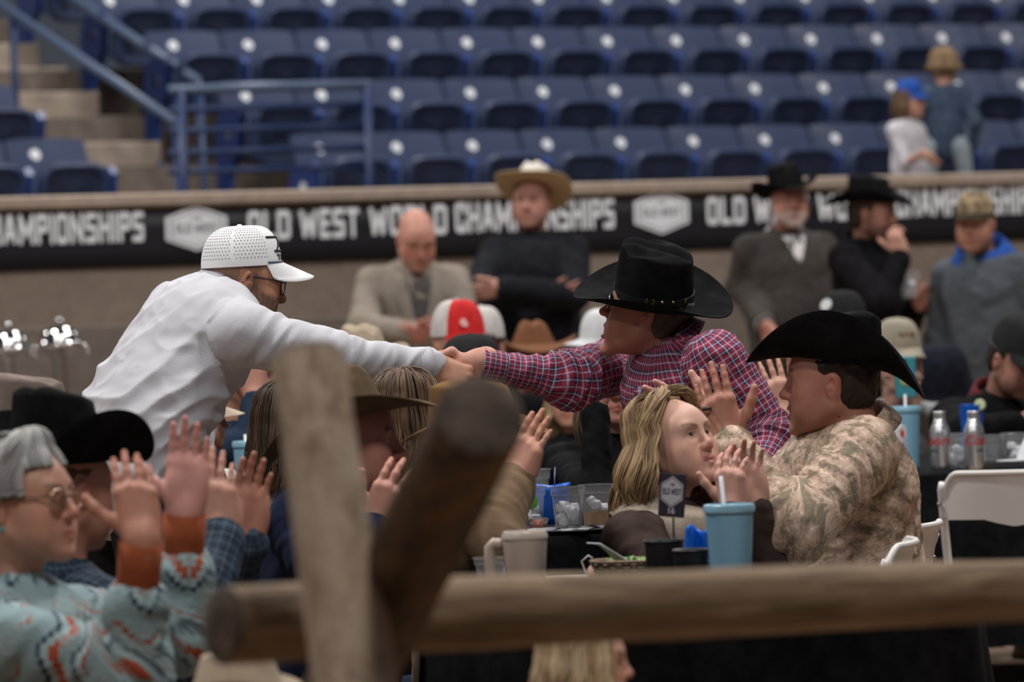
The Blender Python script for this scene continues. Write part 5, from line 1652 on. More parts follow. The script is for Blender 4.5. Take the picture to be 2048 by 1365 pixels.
lg = MB().lathe([(0, 0), (.024, 0), (.024, .004), (0, .004)], 16, (.01, .098, .062), rotx(-math.pi / 2 + .45)); attach('cap_badge', lg, mat('white_badge', (.6, .6, .6), .7), J, (0, -.002, .050))

# --- standing by the wall
BLZ = noisy('oatmeal_tweed', (.215, .180, .148), (.285, .245, .205), 220, .95, .3)
def lapels(J, m, w=.085):
    b = MB()
    for e in (-1, 1):
        def fn(u, v):
            a = e * ((.062 - .058 * v) + w * u * (1 - v ** 1.5) * min(1, .45 + v * 1.6))
            return front_pt(J, a, .02 + .36 * v, .012 + .004 * u) - J.base
        b.grid(fn, 5, 10, flip=e < 0)
    o = b.build('lapels', m, J.root, True); so = o.modifiers.new('s', 'SOLIDIFY'); so.thickness = .008
def shirt_front(J, m, w=.066, L=.40):
    b = MB()
    b.grid(lambda u, v: front_pt(J, (u - .5) * 2 * w * (1 - .85 * v), .0 + L * v, .004) - J.base, 9, 12)
    o = b.build('shirt_front', m, J.root, True); so = o.modifiers.new('s', 'SOLIDIFY'); so.thickness = .004
J = who('bald man in an oatmeal tweed blazer looking down by the wall', 832, 478, 25.6, 14, -.55, dict(skin=(.50, .24, .18), ruddy=1.0, scale=1.04, beard=((.36, .27, .24), .35, .9)), byaw=10, gm=BLZ, gname='blazer', gq=dict(w=.20, d=.15, arm=(.075, .066, .058, .05), cuff_at=.95), h=.010, hd=.006, seated=False, hang='', amp=.008,
        neck=P(826, 536, 25.75),
        arms={'R': (P(828, 668, 25.2), P(728, 655, 25.5)), 'L': (P(868, 672, 25.2), P(932, 662, 25.5))},
        hands=[dict(side='R', f=(.8, -.3, .1), t=(.1, -.5, .85), each=[(.4, .6, .4)] * 4, h=.006, skin=(.45, .19, .15)), dict(side='L', f=(-.8, -.3, .1), t=(-.1, -.5, .85), each=[(.4, .6, .4)] * 4, h=.006, skin=(.45, .19, .15))], pants=BLACKPANT)
shirt_front(J, fabric('slate_shirt_front', (.075, .07, .07))); lapels(J, BLZ); collar(J, fabric('slate_shirt', (.06, .056, .056)), r=.07, hgt=.035, open_=.35)
BALD = J
BJK = fabric('black_softshell', (.013, .014, .019))
J = who('man in a white straw hat and black jacket with arms crossed by the wall', 1064, 409, 27.0, -14, .10, dict(skin=(.40, .19, .145), brow=(.03, .02, .02), beard=((.16, .09, .07), .45, .9), scale=1.03), byaw=-6, gm=BJK, gname='jacket', gq=dict(w=.205, d=.15, arm=(.078, .068, .062, .052), cuff_at=.95), h=.010, hd=.006, seated=False, hang='', amp=.008,
        arms={'R': (P(1095, 596, 26.72), P(950, 592, 26.75)), 'L': (P(1004, 575, 26.5), P(1148, 590, 26.8))},
        hands=[dict(side='R', f=(.9, -.1, .2), t=(0, -.2, 1), h=.007), dict(side='L', f=(-.95, .15, -.15), t=(.1, -.3, .95), h=.006, skin=(.48, .25, .19), **FADE)], pants=BLACKPANT)
STRAW = noisy('straw_weave', (.62, .46, .26), (.70, .54, .33), 90, .85, .3)
put_hat(J, STRAW, off=(0, -.025, .070), tilt=.36, a=.088, b=.104, H=.135, brim=.118, curl=.030, dip=.01, taper=.72, band=mat('white_hat_crown', (.66, .62, .56), .8), bandz=(.001, .018))
cr = cowboy_hat(a=.0892, b=.1052, brim=.004, H=.1362, curl=0, dip=0, taper=.72); attach('hat_crown', cr, mat('white_hat_crown', (.66, .62, .56), .8), J, (0, -.025, .0705), rotx(.36))
collar(J, BJK, r=.072, hgt=.04, open_=.5)
SWT = fabric('ash_brown_sweater', (.052, .045, .040), weave=400, bump=.5)
J = who('bearded man in a black hat and ash brown sweater standing by the wall', 1577, 406, 26.6, 14, .02, dict(skin=(.42, .19, .14), brow=(.2, .16, .14), beard=((.50, .46, .43), .8, 1.0), scale=1.0), byaw=18, gm=SWT, gname='sweater', gq=dict(w=.195, d=.15, arm=(.07, .062, .056, .048), cuff_at=.92), h=.010, hd=.006, seated=False, hang='L', amp=.007,
        neck=P(1572, 470, 26.7), arms={'R': (P(1530, 650, 26.45), P(1480, 575, 26.75))}, hands=[dict(side='R', f=(.3, -.2, -.9), t=(.6, -.6, .1), h=.006), dict(side='L', f=(0, -.1, -1), t=(-.3, -.9, 0), h=.008)])
put_hat(J, BLKFELT, off=(0, -.012, .060), tilt=.10, roll=.16, a=.088, b=.104, H=.135, brim=.095, curl=.065, taper=.85)
WSH = fabric('white_shirt_cloth', (.60, .58, .58))
collar(J, WSH, r=.070, hgt=.035, open_=.25, drop=.04); cuff(J, 'R', WSH, .045, .03, .008)
shirt_front(J, WSH, .060, .13)
BBL = fabric('black_blazer_cloth', (0.0050, 0.0046, 0.0059))
J = who('man in a black hat and blazer with a hand raised to his mouth', 1742, 430, 25.8, 72, -.05, dict(skin=(.38, .18, .13), brow=(.03, .02, .015), beard=((.05, .03, .02), .75, 1.0), hair_short=dict(hair=(.03, .02, .012), crop_top=.05)), byaw=62, gm=BBL, gname='blazer', gq=dict(w=.19, d=.15, arm=(.075, .066, .058, .048), cuff_at=.93), h=.010, hd=.006, seated=False, hang='',
        neck=P(1728, 488, 25.85), arms={'R': (P(1802, 512, 25.5), P(1762, 610, 25.35)), 'L': (P(1838, 612, 25.75), P(1812, 640, 26.1))},
        hands=[dict(side='R', f=(-.25, .1, .9), t=(-.7, .6, .3), each=[(.5, .9, .5)] * 4, h=.006, skin=(.50, .27, .20)), dict(side='L', f=(.2, -.3, .3), t=(-.3, -.2, .9), each=[(.5, .7, .4)] * 4, h=.006, skin=(.40, .18, .14))], pants=BLACKPANT)
put_hat(J, BLKFELT, off=(0, -.012, .058), tilt=.02, a=.090, b=.106, H=.125, brim=.105, curl=.055, taper=.88)
collar(J, BBL, r=.074, hgt=.03, open_=.5); BLACKB = J
GJK = noisy('heather_grey_softshell', (.060, .072, .088), (.085, .098, .115), 90, .95, .3)
CAMO = noisy('camo_cloth', (.10, .085, .05), (.36, .26, .16), 26, .9, .2, detail=1)
J = who('man in a camo cap and grey jacket over a blue hood, standing by the wall', 1952, 450, 25.4, -22, -.05, dict(skin=(.40, .20, .145), brow=(.03, .02, .015), beard=((.10, .06, .05), .35, .9), hair_short=dict(hair=(.02, .013, .01), crop_top=.05)), byaw=-35, gm=GJK, gname='jacket', gq=dict(w=.21, d=.155, arm=(.082, .072, .066, .056), cuff_at=.93), h=.010, hd=.006, seated=False, hang='RL', amp=.009, lean=(-.06, 0, 1), neck=P(1966, 520, 25.5), hands=[dict(side='R', f=(0, -.2, -1), t=(.3, -.9, 0), h=.008), dict(side='L', f=(0, -.2, -1), t=(-.3, -.9, 0), h=.008)])
put_cap(J, CAMO, H=.102, billm=fabric('dark_camo_bill', (.035, .03, .02)), bill=.065)
collar(J, fabric('royal_blue_fleece', (.012, .065, .30)), r=.088, hgt=.085, open_=.45, flare=.06, name='hood', th=.022, drop=.07)

# --- seated beyond the far table
SAGE = fabric('sage_corduroy_cap', (.30, .265, .205))
J = who('person in a sage cap holding up a teal phone', 1796, 722, 21.2, 18, -.05, dict(skin=(.36, .20, .15), scale=.97), byaw=18, gm=fabric('pale_hoodie', (.26, .27, .27)), gname='hoodie', gq=dict(w=.175, d=.14), h=.012, hd=.006, hang='',
        arms={'R': (P(1786, 815, 20.75), (-.5, 0, -1)), 'L': (P(1822, 815, 20.75), (.5, 0, -1))}, hands=[dict(side='R', f=(.2, -.1, .9), t=(.7, -.5, .3), each=[(.5, .7, .4)] * 4, h=.005), dict(side='L', f=(-.1, -.1, .9), t=(-.7, -.5, .3), each=[(.6, .8, .4)] * 4, h=.005)])
put_cap(J, SAGE, off=(0, -.002, .050), H=.115, a=.086, b=.109, bill=.065, drop=.028, arch=.028)
pt = MB()
for k, (x0, x1, z0) in enumerate(((-.034, .034, .062), (-.030, .030, .050))): pt.tube([A([x, .104 - 4.2 * x * x, z0 + .006 * math.sin(x * 260)]) for x in np.linspace(x0, x1, 12)], .003, 5)
attach('cap_lettering', pt, mat('brown_thread', (.20, .10, .07), .8), J, (0, -.004, .048))
SAGEJ = J
J = who('man in a black cap and black jacket looking down beyond the long table', 2028, 722, 20.4, 38, -.42, dict(skin=(.38, .185, .135), brow=(.03, .02, .015), beard=((.07, .04, .03), .4, .9), hair_short=dict(hair=(.02, .013, .01), crop_top=.05)), byaw=30, gm=fabric('black_jacket_cloth', (0.0040, 0.0040, 0.0046)), gname='jacket', gq=dict(w=.195, d=.155, arm=(.075, .066, .06, .05)), h=.010, hd=.005, hang='L', neck=P(1990, 800, 20.5),
        arms={'R': (P(2035, 850, 20.1), P(1935, 870, 20.1))}, hands=[dict(side='R', f=(.9, -.2, .0), t=(.2, -.3, .9), each=[(.4, .6, .4)] * 4, h=.005)])
put_cap(J, CCAP, H=.12); collar(J, fabric('red_hood_lining', (.10, .009, .012)), r=.068, hgt=.05, open_=.5, flare=.012, name='hood_lining', th=.012)
lg = MB()
for k in range(3): lg.box((.0, .1065 - .008 * k * .3, .040 + .012 * k), (.055, .004, .006), None, .001)
attach('cap_patch', lg, mat('grey_patch', (.20, .20, .21), .7), J, (0, -.002, .050))

# --- low, close to the fence
J = who('child with long blond hair below the fence rail', 1172, 1330, 10.2, 82, 0, dict(skin=(.55, .30, .22), scale=.95, hair_long=dict(hair=(.30, .19, .10), hair2=(.70, .55, .36), length=.16, wave=.012, locks=300, az=(40, 185), vol=.022, seed=12)), size=.72, gm=fabric('black_tee', (0.0050, 0.0050, 0.0059)), gq={}, h=.012, hd=.005)
J = who('child in a cream felt hat below the fence rail', 484, 1440, 9.9, 80, 0, dict(skin=(.5, .27, .2), scale=.95), size=.7, gm=fabric('brown_tee', (.07, .045, .03)), gq={}, h=.014, hd=.008)
put_hat(J, felt('cream_felt', (.36, .29, .215)), H=.115, curl=.05, brim=.085, taper=.74, crease=.008, dent=.004, a=.120, b=.128, band=mat('dark_brown_band', (.06, .04, .03), .7))

# --- two children in the stand
kz = RF[0]
KB = fabric('royal_blue_cap', (.015, .075, .36))
def kid(label, px, ptop, D, yaw, hq, gm, pants, size, gname, **kw):
    J = Body(P(px, ptop, D), yawv(yaw), yawv(kw.get('byaw', yaw)), size=size); J.hang()
    if 'armR' in kw: J.arm('R', kw['armR'], (0, 0, -1))
    q = dict(skin=(.48, .26, .19), brow=(.1, .06, .04)); q.update(hq)
    fl_ = RF[0] if kw.get('floor') is None else kw['floor']
    J.base = None
    person(label, J, q, kw.get('hands', ()), .006, base=A([J.pelvis[0], J.pelvis[1], fl_]))
    garment(gname, J, kw.get('gq', {}), gm, J.base, J.root, h=.010)
    trousers(J, pants, J.base, J.root, False, .014, floor=fl_)
    return J
J = kid('child in a royal blue cap and white tee sitting low in the stand', 1818, 205, 31.4, 60, dict(scale=1.15, hair_long=dict(hair=(.10, .055, .03), hair2=(.22, .13, .07), length=.16, locks=160, az=(60, 185), vol=.015, seed=20)), fabric('white_tee', (.58, .56, .60)), fabric('tan_shorts', (.20, .16, .10)), .66, 'tee', gq=dict(sleeve=0, w=.17, d=.13), hands=[dict(side='R', f=(.5, -.3, -.5), t=(.2, -.5, .8), h=.007), dict(side='L', f=(.5, -.3, -.5), t=(.2, -.5, .8), h=.007)], armR=P(1850, 308, 31.1))
put_cap(J, KB, H=.12, bill=.07)
J = kid('standing child with tousled blond hair, denim shirt and pale jeans', 1888, 137, 31.8, 165, dict(scale=1.32, hair_long=dict(hair=(.22, .13, .07), hair2=(.42, .29, .16), length=.05, locks=220, az=(20, 185), vol=.03, wave=.02, nape=-.055, shell=.012, seed=21)), fabric('blue_chambray', (.050, .075, .125), var=.2), noisy('pale_jeans', (.24, .29, .33), (.36, .42, .46), 9, .9, .2), .60, 'denim_shirt', gq=dict(w=.155, d=.12))
# ---------------------------------------------------------------- tables and chairs
BCLOTH = fabric('black_tablecloth_fabric', (0.0036, 0.0038, 0.0050))
TOPM = mat('table_laminate', (.35, .33, .30), .5)
LEGM = mat('grey_table_leg', (.12, .12, .13), .4, .6)
TZ = .75
def round_table(c, r, label, clabel, seed, oval=1.0, rz=0.0):
    t = empty('round_table', (c[0], c[1], 0), rz, label, 'table')
    MB().lathe([(0, TZ - .04), (r - .01, TZ - .04), (r, TZ - .03), (r, TZ - .012), (0, TZ - .012)], 48, sy=oval).build('tabletop', TOPM, t)
    for k in range(4):
        a = math.pi / 4 + k * math.pi / 2
        MB().tube([(r * .55 * math.cos(a), r * .55 * math.sin(a) * oval, TZ - .04), (r * .62 * math.cos(a), r * .62 * math.sin(a) * oval, 0)], .016, 8).build('leg', LEGM, t, True)
    b = MB(); rr = random.Random(seed); ph = rr.uniform(0, 6)
    def fn(u, v):
        a = 2 * math.pi * u
        if v < .3: k = v / .3; R = (r + .004) * k; z = TZ - .008
        else:
            k = (v - .3) / .7; z = TZ - .008 - (TZ - .012) * min(1, k) + 0; z = max(z, .004)
            R = r + .006 + .05 * k + .045 * k * math.sin(a * 13 + ph + math.sin(a * 3) * 1.2) 
        return (R * math.cos(a), R * math.sin(a) * oval, z)
    b.grid(fn, 160, 31, True)
    o = b.build('tablecloth', BCLOTH, None, True); o.location = (c[0], c[1], 0); o.rotation_euler = (0, 0, rz)
    tag(o, clabel, 'tablecloth'); return t
def ground(p): return A([p[0], p[1], 0])
T1 = P(1400, 1190, 12.35); T2 = P(1060, 1050, 15.45); T4 = P(560, 1000, 16.7)
round_table(T1, .60, 'round table under black cloth close behind the fence rail', 'black tablecloth falling to the dirt just behind the fence rail', 1)
round_table(T2, .58, 'round table under black cloth below the clasped hands', 'black tablecloth under the menus and iced drinks', 2)
round_table(T4, .45, 'round table under black cloth beyond the white shirted man', 'black tablecloth under the tumbler beyond the white shirt', 3)
T3 = P(2010, 930, 19.05)
t = empty('long_table', (T3[0], T3[1], 0), .03, 'long table under black cloth holding aluminium bottles', 'table')
MB().box((0, 0, TZ - .026), (1.9, 1.88, .028), None, .004).build('tabletop', TOPM, t)
for sx in (-.8, .8):
    for sy in (-.85, .85): MB().tube([(sx, sy, TZ - .04), (sx, sy, 0)], .016, 8).build('leg', LEGM, t, True)
b = MB()
def lc(u, v):
    # rounded rectangle outline
    per = [(-.955, -.945), (.955, -.945), (.955, .945), (-.955, .945)]
    L = [1.91, 1.89, 1.91, 1.89]; d = u * 7.6; i = 0
    while i < 3 and d > L[i]: d -= L[i]; i += 1
    p, q = A(per[i]), A(per[(i + 1) % 4]); x = p + (q - p) * min(1, d / L[i])
    if v < .3: k = v / .3; return (x[0] * k, x[1] * k, TZ - .008)
    k = (v - .3) / .7; out = .015 + .03 * k * (1 + math.sin(u * 7.6 * 22))
    n_ = A([(0, -1), (1, 0), (0, 1), (-1, 0)][i]) * out * min(1, k * 3)
    return (x[0] + n_[0], x[1] + n_[1], TZ - .008 - .55 * k)
b.grid(lc, 280, 21, True); o = b.build('tablecloth', BCLOTH, None, 'auto'); o.location = t.location; o.rotation_euler = (0, 0, .03)
tag(o, 'black tablecloth with slate sheen under the aluminium bottles and cups', 'tablecloth')

WPL = mat('white_resin', (.66, .64, .62), .38, 0, .5); WTB = mat('white_enamel_tube', (.62, .61, .61), .35, 0, .5)
def make_chair():
    r = empty('folding_chair')
    for s_ in (1, -1):
        MB().tube([(s_ * .215, .36, .012), (s_ * .215, .13, .46), (s_ * .215, .03, .655), (s_ * .213, -.012, .745), (s_ * .208, -.020, .762)], .0125, 10).build('frame', WTB, r, True)
    for s_ in (1, -1):
        MB().tube([(s_ * .195, .27, .44), (s_ * .195, -.13, .012)], .0115, 8).build('rear_leg', WTB, r, True)
        MB().lathe([(0, 0), (.016, 0), (.016, .02), (0, .02)], 10, (s_ * .215, .36, 0)).build('foot_cap', mat('grey_rubber', (.2, .2, .2), .8), r)
    MB().tube([(-.195, -.07, .075), (.195, -.07, .075)], .009, 8).build('crossbar', WTB, r, True)
    MB().tube([(-.212, .30, .13), (.212, .30, .13)], .009, 8).build('crossbar', WTB, r, True)
    st_ = MB()
    def sf(u, v, dz): 
        x = (u - .5) * .385; y = .05 + .38 * v; z = .455 + .012 * v - .016 * math.sin(math.pi * u) * math.sin(math.pi * min(1, v * 1.1)) + dz
        if v > .85: z -= .8 * (v - .85) ** 2 * 4
        return (x, y, z)
    st_.grid(lambda u, v: sf(u, v, 0), 12, 12); st_.grid(lambda u, v: sf(u, v, -.02), 12, 12, flip=True)
    for uu in (0, 1): st_.grid(lambda u, v: sf(uu, v, -.02 * u), 2, 12, flip=(uu == 0))
    for vv in (0, 1): st_.grid(lambda u, v: sf(u, vv, -.02 * v), 12, 2, flip=(vv == 1))
    st_.build('seat', WPL, r, 'auto')
    bk = MB()
    def bf(u, v, dy):
        x = (u - .5) * .408; ed = abs(u - .5) * 2
        zt = .792 - .050 * max(0, (ed - .78) / .22) ** 2.2; zb = .652 - .022 * max(0, 1 - abs(u - .52) / .22) ** .8 + .0 
        z = zb + (zt - zb) * v
        y = -.035 * (z - .61) / .18 + .012 - .045 * (1 - ed ** 2) + dy
        if v > .93: y -= .008
        return (x, y, z)
    bk.grid(lambda u, v: bf(u, v, 0), 25, 10); bk.grid(lambda u, v: bf(u, v, .016), 25, 10, flip=True)
    for uu in (0, 1): bk.grid(lambda u, v: bf(uu, v, .016 * u), 2, 10, flip=(uu == 1))
    for vv in (0, 1): bk.grid(lambda u, v: bf(u, vv, .016 * v), 25, 2, flip=(vv == 0))
    bk.build('backrest', WPL, r, 'auto')
    rim = MB().tube([bf(0, v, .006) for v in np.linspace(0, .95, 6)] + [bf(u, 1, .006) for u in np.linspace(.005, .995, 34)] + [bf(1, v, .006) for v in np.linspace(.95, 0, 6)], .0085, 8, upv=(0, 1, 0)); rim.build('backrest_rim', WPL, r, True)
    for s_ in (1, -1): MB().sphere((s_ * .222, -.012, .70), .007, 8, 6).build('rivet', mat('dull_rivet', (.25, .25, .25), .4, .8), r, True)
    return r
ch0 = make_chair()
def put_chair(p, yaw, label, first=False):
    c = ch0 if first else copy_tree(ch0)
    f_ = yawv(yaw); c.location = (p[0], p[1], 0); c.rotation_euler = (0, 0, math.atan2(f_[1], f_[0]) - math.pi / 2)
    return tag(c, label, 'chair', 'white folding chairs')
put_chair(P(2026, 960, 16.9), 168, 'empty white folding chair with its curved back before the long table', True)
pc = P(1712, 1300, 13.62); put_chair(P(1814, 1105, 13.80), -108, 'white folding chair under the paisley shirted man')
put_chair(P(1772, 1160, 13.0) , -98, 'white folding chair with only its top edge above the fence rail')
put_chair(P(1884, 790, 22.2), 20, 'white folding chair beyond the teal phone')
put_chair(P(492, 1040, 13.2), 60, 'white folding chair sliver between clapping hands and navy jacket')

# ---------------------------------------------------------------- small things
def thing(name, p, label, cat, z=TZ, rz=0, group=None):
    return empty(name, (p[0], p[1], z), rz, label, cat, group)
def text_mesh(s_, size, shear=0.0, bold=.0, ext=.0004):
    cu = bpy.data.curves.new('txt', 'FONT'); cu.body = s_; cu.size = size; cu.shear = shear; cu.offset = bold; cu.extrude = ext; cu.align_x = 'CENTER'; cu.resolution_u = 3
    o = bpy.data.objects.new('txt', cu); COL.objects.link(o); dg = bpy.context.evaluated_depsgraph_get()
    me = bpy.data.meshes.new_from_object(o.evaluated_get(dg)); v = A([tuple(q.co) for q in me.vertices]); f = [list(p.vertices) for p in me.polygons]
    bpy.data.objects.remove(o); bpy.data.curves.remove(cu); bpy.data.meshes.remove(me)
    return v, f
def wrap_text(s_, size, R, a0, z0, m, parent, shear=0, bold=0, vertical=False, name='lettering'):
    """lettering laid round a cylinder; a0 = bearing of its middle (0 = towards the camera)"""
    v, f = text_mesh(s_, size, shear, bold)
    if vertical: v = np.stack([-v[:, 1], v[:, 0], v[:, 2]], 1)
    an = a0 + v[:, 0] / R; rr_ = R + .0006 + v[:, 2]
    w = np.stack([rr_ * np.sin(an), -rr_ * np.cos(an), z0 + v[:, 1]], 1)
    return MB().add(w, f).build(name, m, parent, False)

PETM = mat('clear_plastic_cup', (.95, .96, .97), .06, 0, .5)
PETM.node_tree.nodes['Principled BSDF'].inputs['Transmission Weight'].default_value = .92; PETM.node_tree.nodes['Principled BSDF'].inputs['IOR'].default_value = 1.12
ICEM = mat('ice', (.93, .95, .98), .15, 0, .5); ICEM.node_tree.nodes['Principled BSDF'].inputs['Transmission Weight'].default_value = .15; ICEM.node_tree.nodes['Principled BSDF'].inputs['IOR'].default_value = 1.25
AMBER = mat('amber_drink', (.62, .30, .07), .08, 0, .5); AMBER.node_tree.nodes['Principled BSDF'].inputs['Transmission Weight'].default_value = .25
def clear_cup(p, label, ice=0, drink=0, h_=.115, r=.046, z=TZ, seed=1, group='clear plastic cups'):
    t = thing('plastic_cup', p, label, 'cup', z, 0, group)
    k = .74
    MB().lathe([(0, .003), (r * k, .003), (r * (k + .02), .006), (r * .90, h_ * .78), (r * .97, h_ * .80), (r, h_ - .004), (r + .003, h_ - .002), (r + .002, h_), (r - .0015, h_ - .001), (r * .95, h_ * .80), (r * .88, h_ * .78), (r * (k - .03), .006), (0, .006)], 28).build('cup_wall', PETM, t)
    rr = random.Random(seed)
    if drink: MB().lathe([(0, .007), (r * k - .003, .007), (r * (k + .12 * drink) - .003, h_ * drink), (0, h_ * drink)], 24).build('drink', AMBER, t)
    if ice:
        z0 = .012 + (h_ * drink * .7 if drink else 0)
        for i in range(ice):
            rad = r * .45 * math.sqrt(rr.random()); a = rr.uniform(0, 6.3); zz = z0 + (h_ * .55 - z0 * .4) * (i / max(1, ice - 1)) * (.75 if not drink else .45)
            MB().box((rad * math.cos(a), rad * math.sin(a), zz + .008), (.026, .024, .023), rotz(rr.uniform(0, 3)) @ rotx(rr.uniform(-.8, .8)), .004).build('ice_cube', ICEM, t, False)
    return t
# middle table
def on(x, y, D, zz=TZ):      # point of a table top seen at pixel column x, depth D
    p = P(x, y, D); return A([p[0], p[1], zz])
clear_cup(on(1194, 1040, 15.15), 'clear plastic cup holding an amber drink and ice', 3, .36, .113, .047, seed=2)
clear_cup(on(1137, 1042, 15.05), 'clear plastic cup heaped with ice before the blue carton', 12, 0, .113, .046, seed=3)
clear_cup(on(1152, 1020, 15.75), 'empty clear cup behind the blue carton', 0, 0, .12, .046, seed=4)
clear_cup(on(1060, 1042, 15.2), 'clear cup of ice and a lime slice by the corduroy sleeve', 9, 0, .11, .045, seed=5)
clear_cup(on(1070, 1020, 15.8), 'tall clear cup behind the lime drink by the corduroy sleeve', 0, 0, .135, .046, seed=6)
li = thing('lime_slice', on(1062, 1035, 15.15), 'pale lime slice standing in the iced cup', 'lime', TZ + .062, .5)
MB().lathe([(0, -.002), (.019, -.002), (.021, 0), (.019, .002), (0, .002)], 20, (0, 0, .012), rotx(1.3)).build('flesh', mat('lime_flesh', (.55, .62, .35), .4), li); MB().lathe([(.019, -.0024), (.0222, -.001), (.0222, .001), (.019, .0024)], 20, (0, 0, .012), rotx(1.3)).build('peel', mat('lime_peel', (.10, .26, .03), .45), li)
BLUE = mat('vivid_blue_card', (.005, .115, .60), .35, 0, .5)
BLUE.node_tree.nodes['Principled BSDF'].inputs['Coat Weight'].default_value = .2
bc = thing('blue_carton', on(1106, 1046, 15.35), 'vivid blue open carton cup between the clear cups', 'carton', TZ, .1)
def bcf(u, v):
    a = 2 * math.pi * u; k = 5; c, s_ = math.cos(a), math.sin(a); r = 1 / ((abs(c) / (.036 + .013 * v)) ** k + (abs(s_) / (.026 + .006 * v)) ** k) ** (1 / k)
    return (r * c, r * s_, .001 + .108 * v + .004 * v * math.cos(2 * a))
MB().grid(bcf, 40, 8, True).build('carton_wall', BLUE, bc, 'auto').modifiers.new('s', 'SOLIDIFY').thickness = .0015
MB().grid(lambda u, v: tuple(A(bcf(u, 0)) * A([v, v, 1])), 40, 3, True).build('carton_base', BLUE, bc)
MB().tube([(.0, .0, .01), (.012, .012, .155)], .0022, 6).build('stirrer', mat('navy_stirrer', (.01, .02, .12), .3), bc, True)
MENU = mat('menu_black', (.02, .02, .025), .25, 0, .5); INK = mat('menu_ink', (.50, .50, .52), .6)
def menu(p, rz, label, w=.215, d=.28, seed=1):
    t = thing('menu_card', p, label, 'menu', TZ + .001, rz); b = MB().box((0, 0, .002), (w, d, .003), None, .001); b.build('card', MENU, t, False)
    rr = random.Random(seed); q = MB(); y = d / 2 - .02
    while y > -d / 2 + .05:
        for c0 in (-w / 2 + .015, .01):
            L = rr.uniform(.05, .085); q.box((c0 + L / 2, y, .0038), (L, .0045, .0006))
        y -= .012
    q.build('text_lines', INK, t, False)
    for c0 in (-.045, .045): MB().lathe([(0, 0), (.017, 0), (.017, .0006), (0, .0006)], 6, (c0, -d / 2 + .028, .0036)).build('emblem', mat('menu_emblem', (.6, .6, .62), .5), t, False)
    return t
menu(on(1190, 1050, 15.05), .12, 'black printed menu card lying under the amber drink', seed=3)
menu(on(1115, 1055, 14.99), -.25, 'black printed menu card lying before the heaped ice', .2, .22, seed=4)
nk = thing('dip_cup', on(1077, 1050, 15.1), 'tiny clear dip cup with orange sauce beside the lime drink', 'dip cup')
MB().lathe([(0, .001), (.020, .001), (.027, .028), (.030, .029), (.027, .027), (.0, .012)], 18).build('dip_wall', PETM, nk); MB().lathe([(0, .004), (.019, .004), (.022, .014), (0, .014)], 16).build('sauce', mat('orange_sauce', (.42, .09, .02), .3), nk)

# near table
MUGC = mat('stone_tumbler_enamel', (.44, .36, .305), .45, 0, .4)
mg = thing('handled_tumbler', on(1052, 1165, 11.95), 'stone coloured handled tumbler with lid just above the fence rail', 'tumbler', TZ, -.15)
MB().lathe([(0, 0), (.036, 0), (.038, .004), (.047, .128), (.047, .134), (0, .134)], 36).build('tumbler_body', MUGC, mg)
MB().lathe([(.0485, .130), (.0485, .138), (.044, .146), (.040, .146), (.038, .141), (0, .141)], 36).build('lid', mat('tumbler_lid', (.50, .43, .375), .35), mg)
hb = MB()
hb.tube([(-.042, 0, .120), (-.066, 0, .121), (-.075, 0, .112), (-.076, 0, .085), (-.075, 0, .040), (-.070, 0, .026), (-.058, 0, .022), (-.036, 0, .024)], [.011, .012, .012, .011, .011, .012, .012, .011], 12, upv=(0, 1, 0))
hb.build('handle', MUGC, mg, True)
clear_cup(on(982, 1170, 12.3), 'small clear cup beside the stone tumbler', 0, 0, .075, .036, seed=7)
pl = thing('paper_plate', on(1135, 1160, 12.55), 'white card plate lying beside the stone tumbler', 'plate', TZ, .4)
MB().lathe([(0, .002), (.062, .002), (.085, .012), (.086, .014), (.061, .0045), (0, .0045)], 32).build('plate_dish', mat('white_card', (.66, .66, .66), .4), pl)
bn = thing('bread_bun', on(1205, 1150, 12.5), 'pink beige bread bun on the near table', 'bun', TZ)
MB().sphere((0, 0, .024), (.034, .03, .024), 20, 12).build('bun', mat('bun_crust', (.55, .33, .25), .6), bn, True)
MB().tube([(-.035, 0, .02), (-.045, -.01, .05), (-.03, -.01, .062), (-.02, -.005, .055)], .0016, 6).build('paper_curl', mat('white_card', (.66,) * 3), bn, True)
bk_ = thing('food_basket', on(1262, 1150, 12.35), 'tan woven food basket with greens and a white napkin', 'basket', TZ, .2)
BASK = mat('tan_wicker', (.22, .155, .10), .8)
bb = MB()
for j in range(9):
    k = j / 8; ra = .062 + .024 * k
    bb.tube([((ra + .0025 * math.sin(a * 16 + j * math.pi)) * math.cos(a), (ra * .8 + .0025 * math.sin(a * 16 + j * math.pi)) * math.sin(a), .004 + .052 * k) for a in np.linspace(0, 2 * math.pi, 65)], .0036, 6, caps=False)
bb.build('basket_weave', BASK, bk_, True); MB().lathe([(0, .003), (.062, .003), (.062, .006), (0, .006)], 24, sy=.8).build('basket_base', BASK, bk_)
GR = mat('lettuce_green', (.10, .24, .025), .5); lv = MB(); rr = random.Random(4)
for i in range(9):
    a = rr.uniform(0, 6.3); c = A([.03 * math.cos(a), .025 * math.sin(a), .045 + .012 * rr.random()]); R_ = rotz(rr.uniform(0, 6)) @ rotx(rr.uniform(-.6, .6))
    lv.grid(lambda u, v: tuple(c + R_ @ A([(u - .5) * .05, (v - .5) * .04, .006 * math.sin(u * 9) * math.cos(v * 8)])), 8, 7)
lv.build('greens', GR, bk_, True)
np_ = MB().grid(lambda u, v: (-.075 + .095 * u - .02 * v, -.02 + .045 * v - .02, .098 - .062 * u + .012 * math.sin(u * 5) * v), 12, 6); no = np_.build('napkin', mat('white_napkin', (.66, .67, .72), .8), bk_, True); no.modifiers.new('s', 'SOLIDIFY').thickness = .002
BKP = mat('matt_black_plastic', (.010, .010, .011), .45, 0, .4)
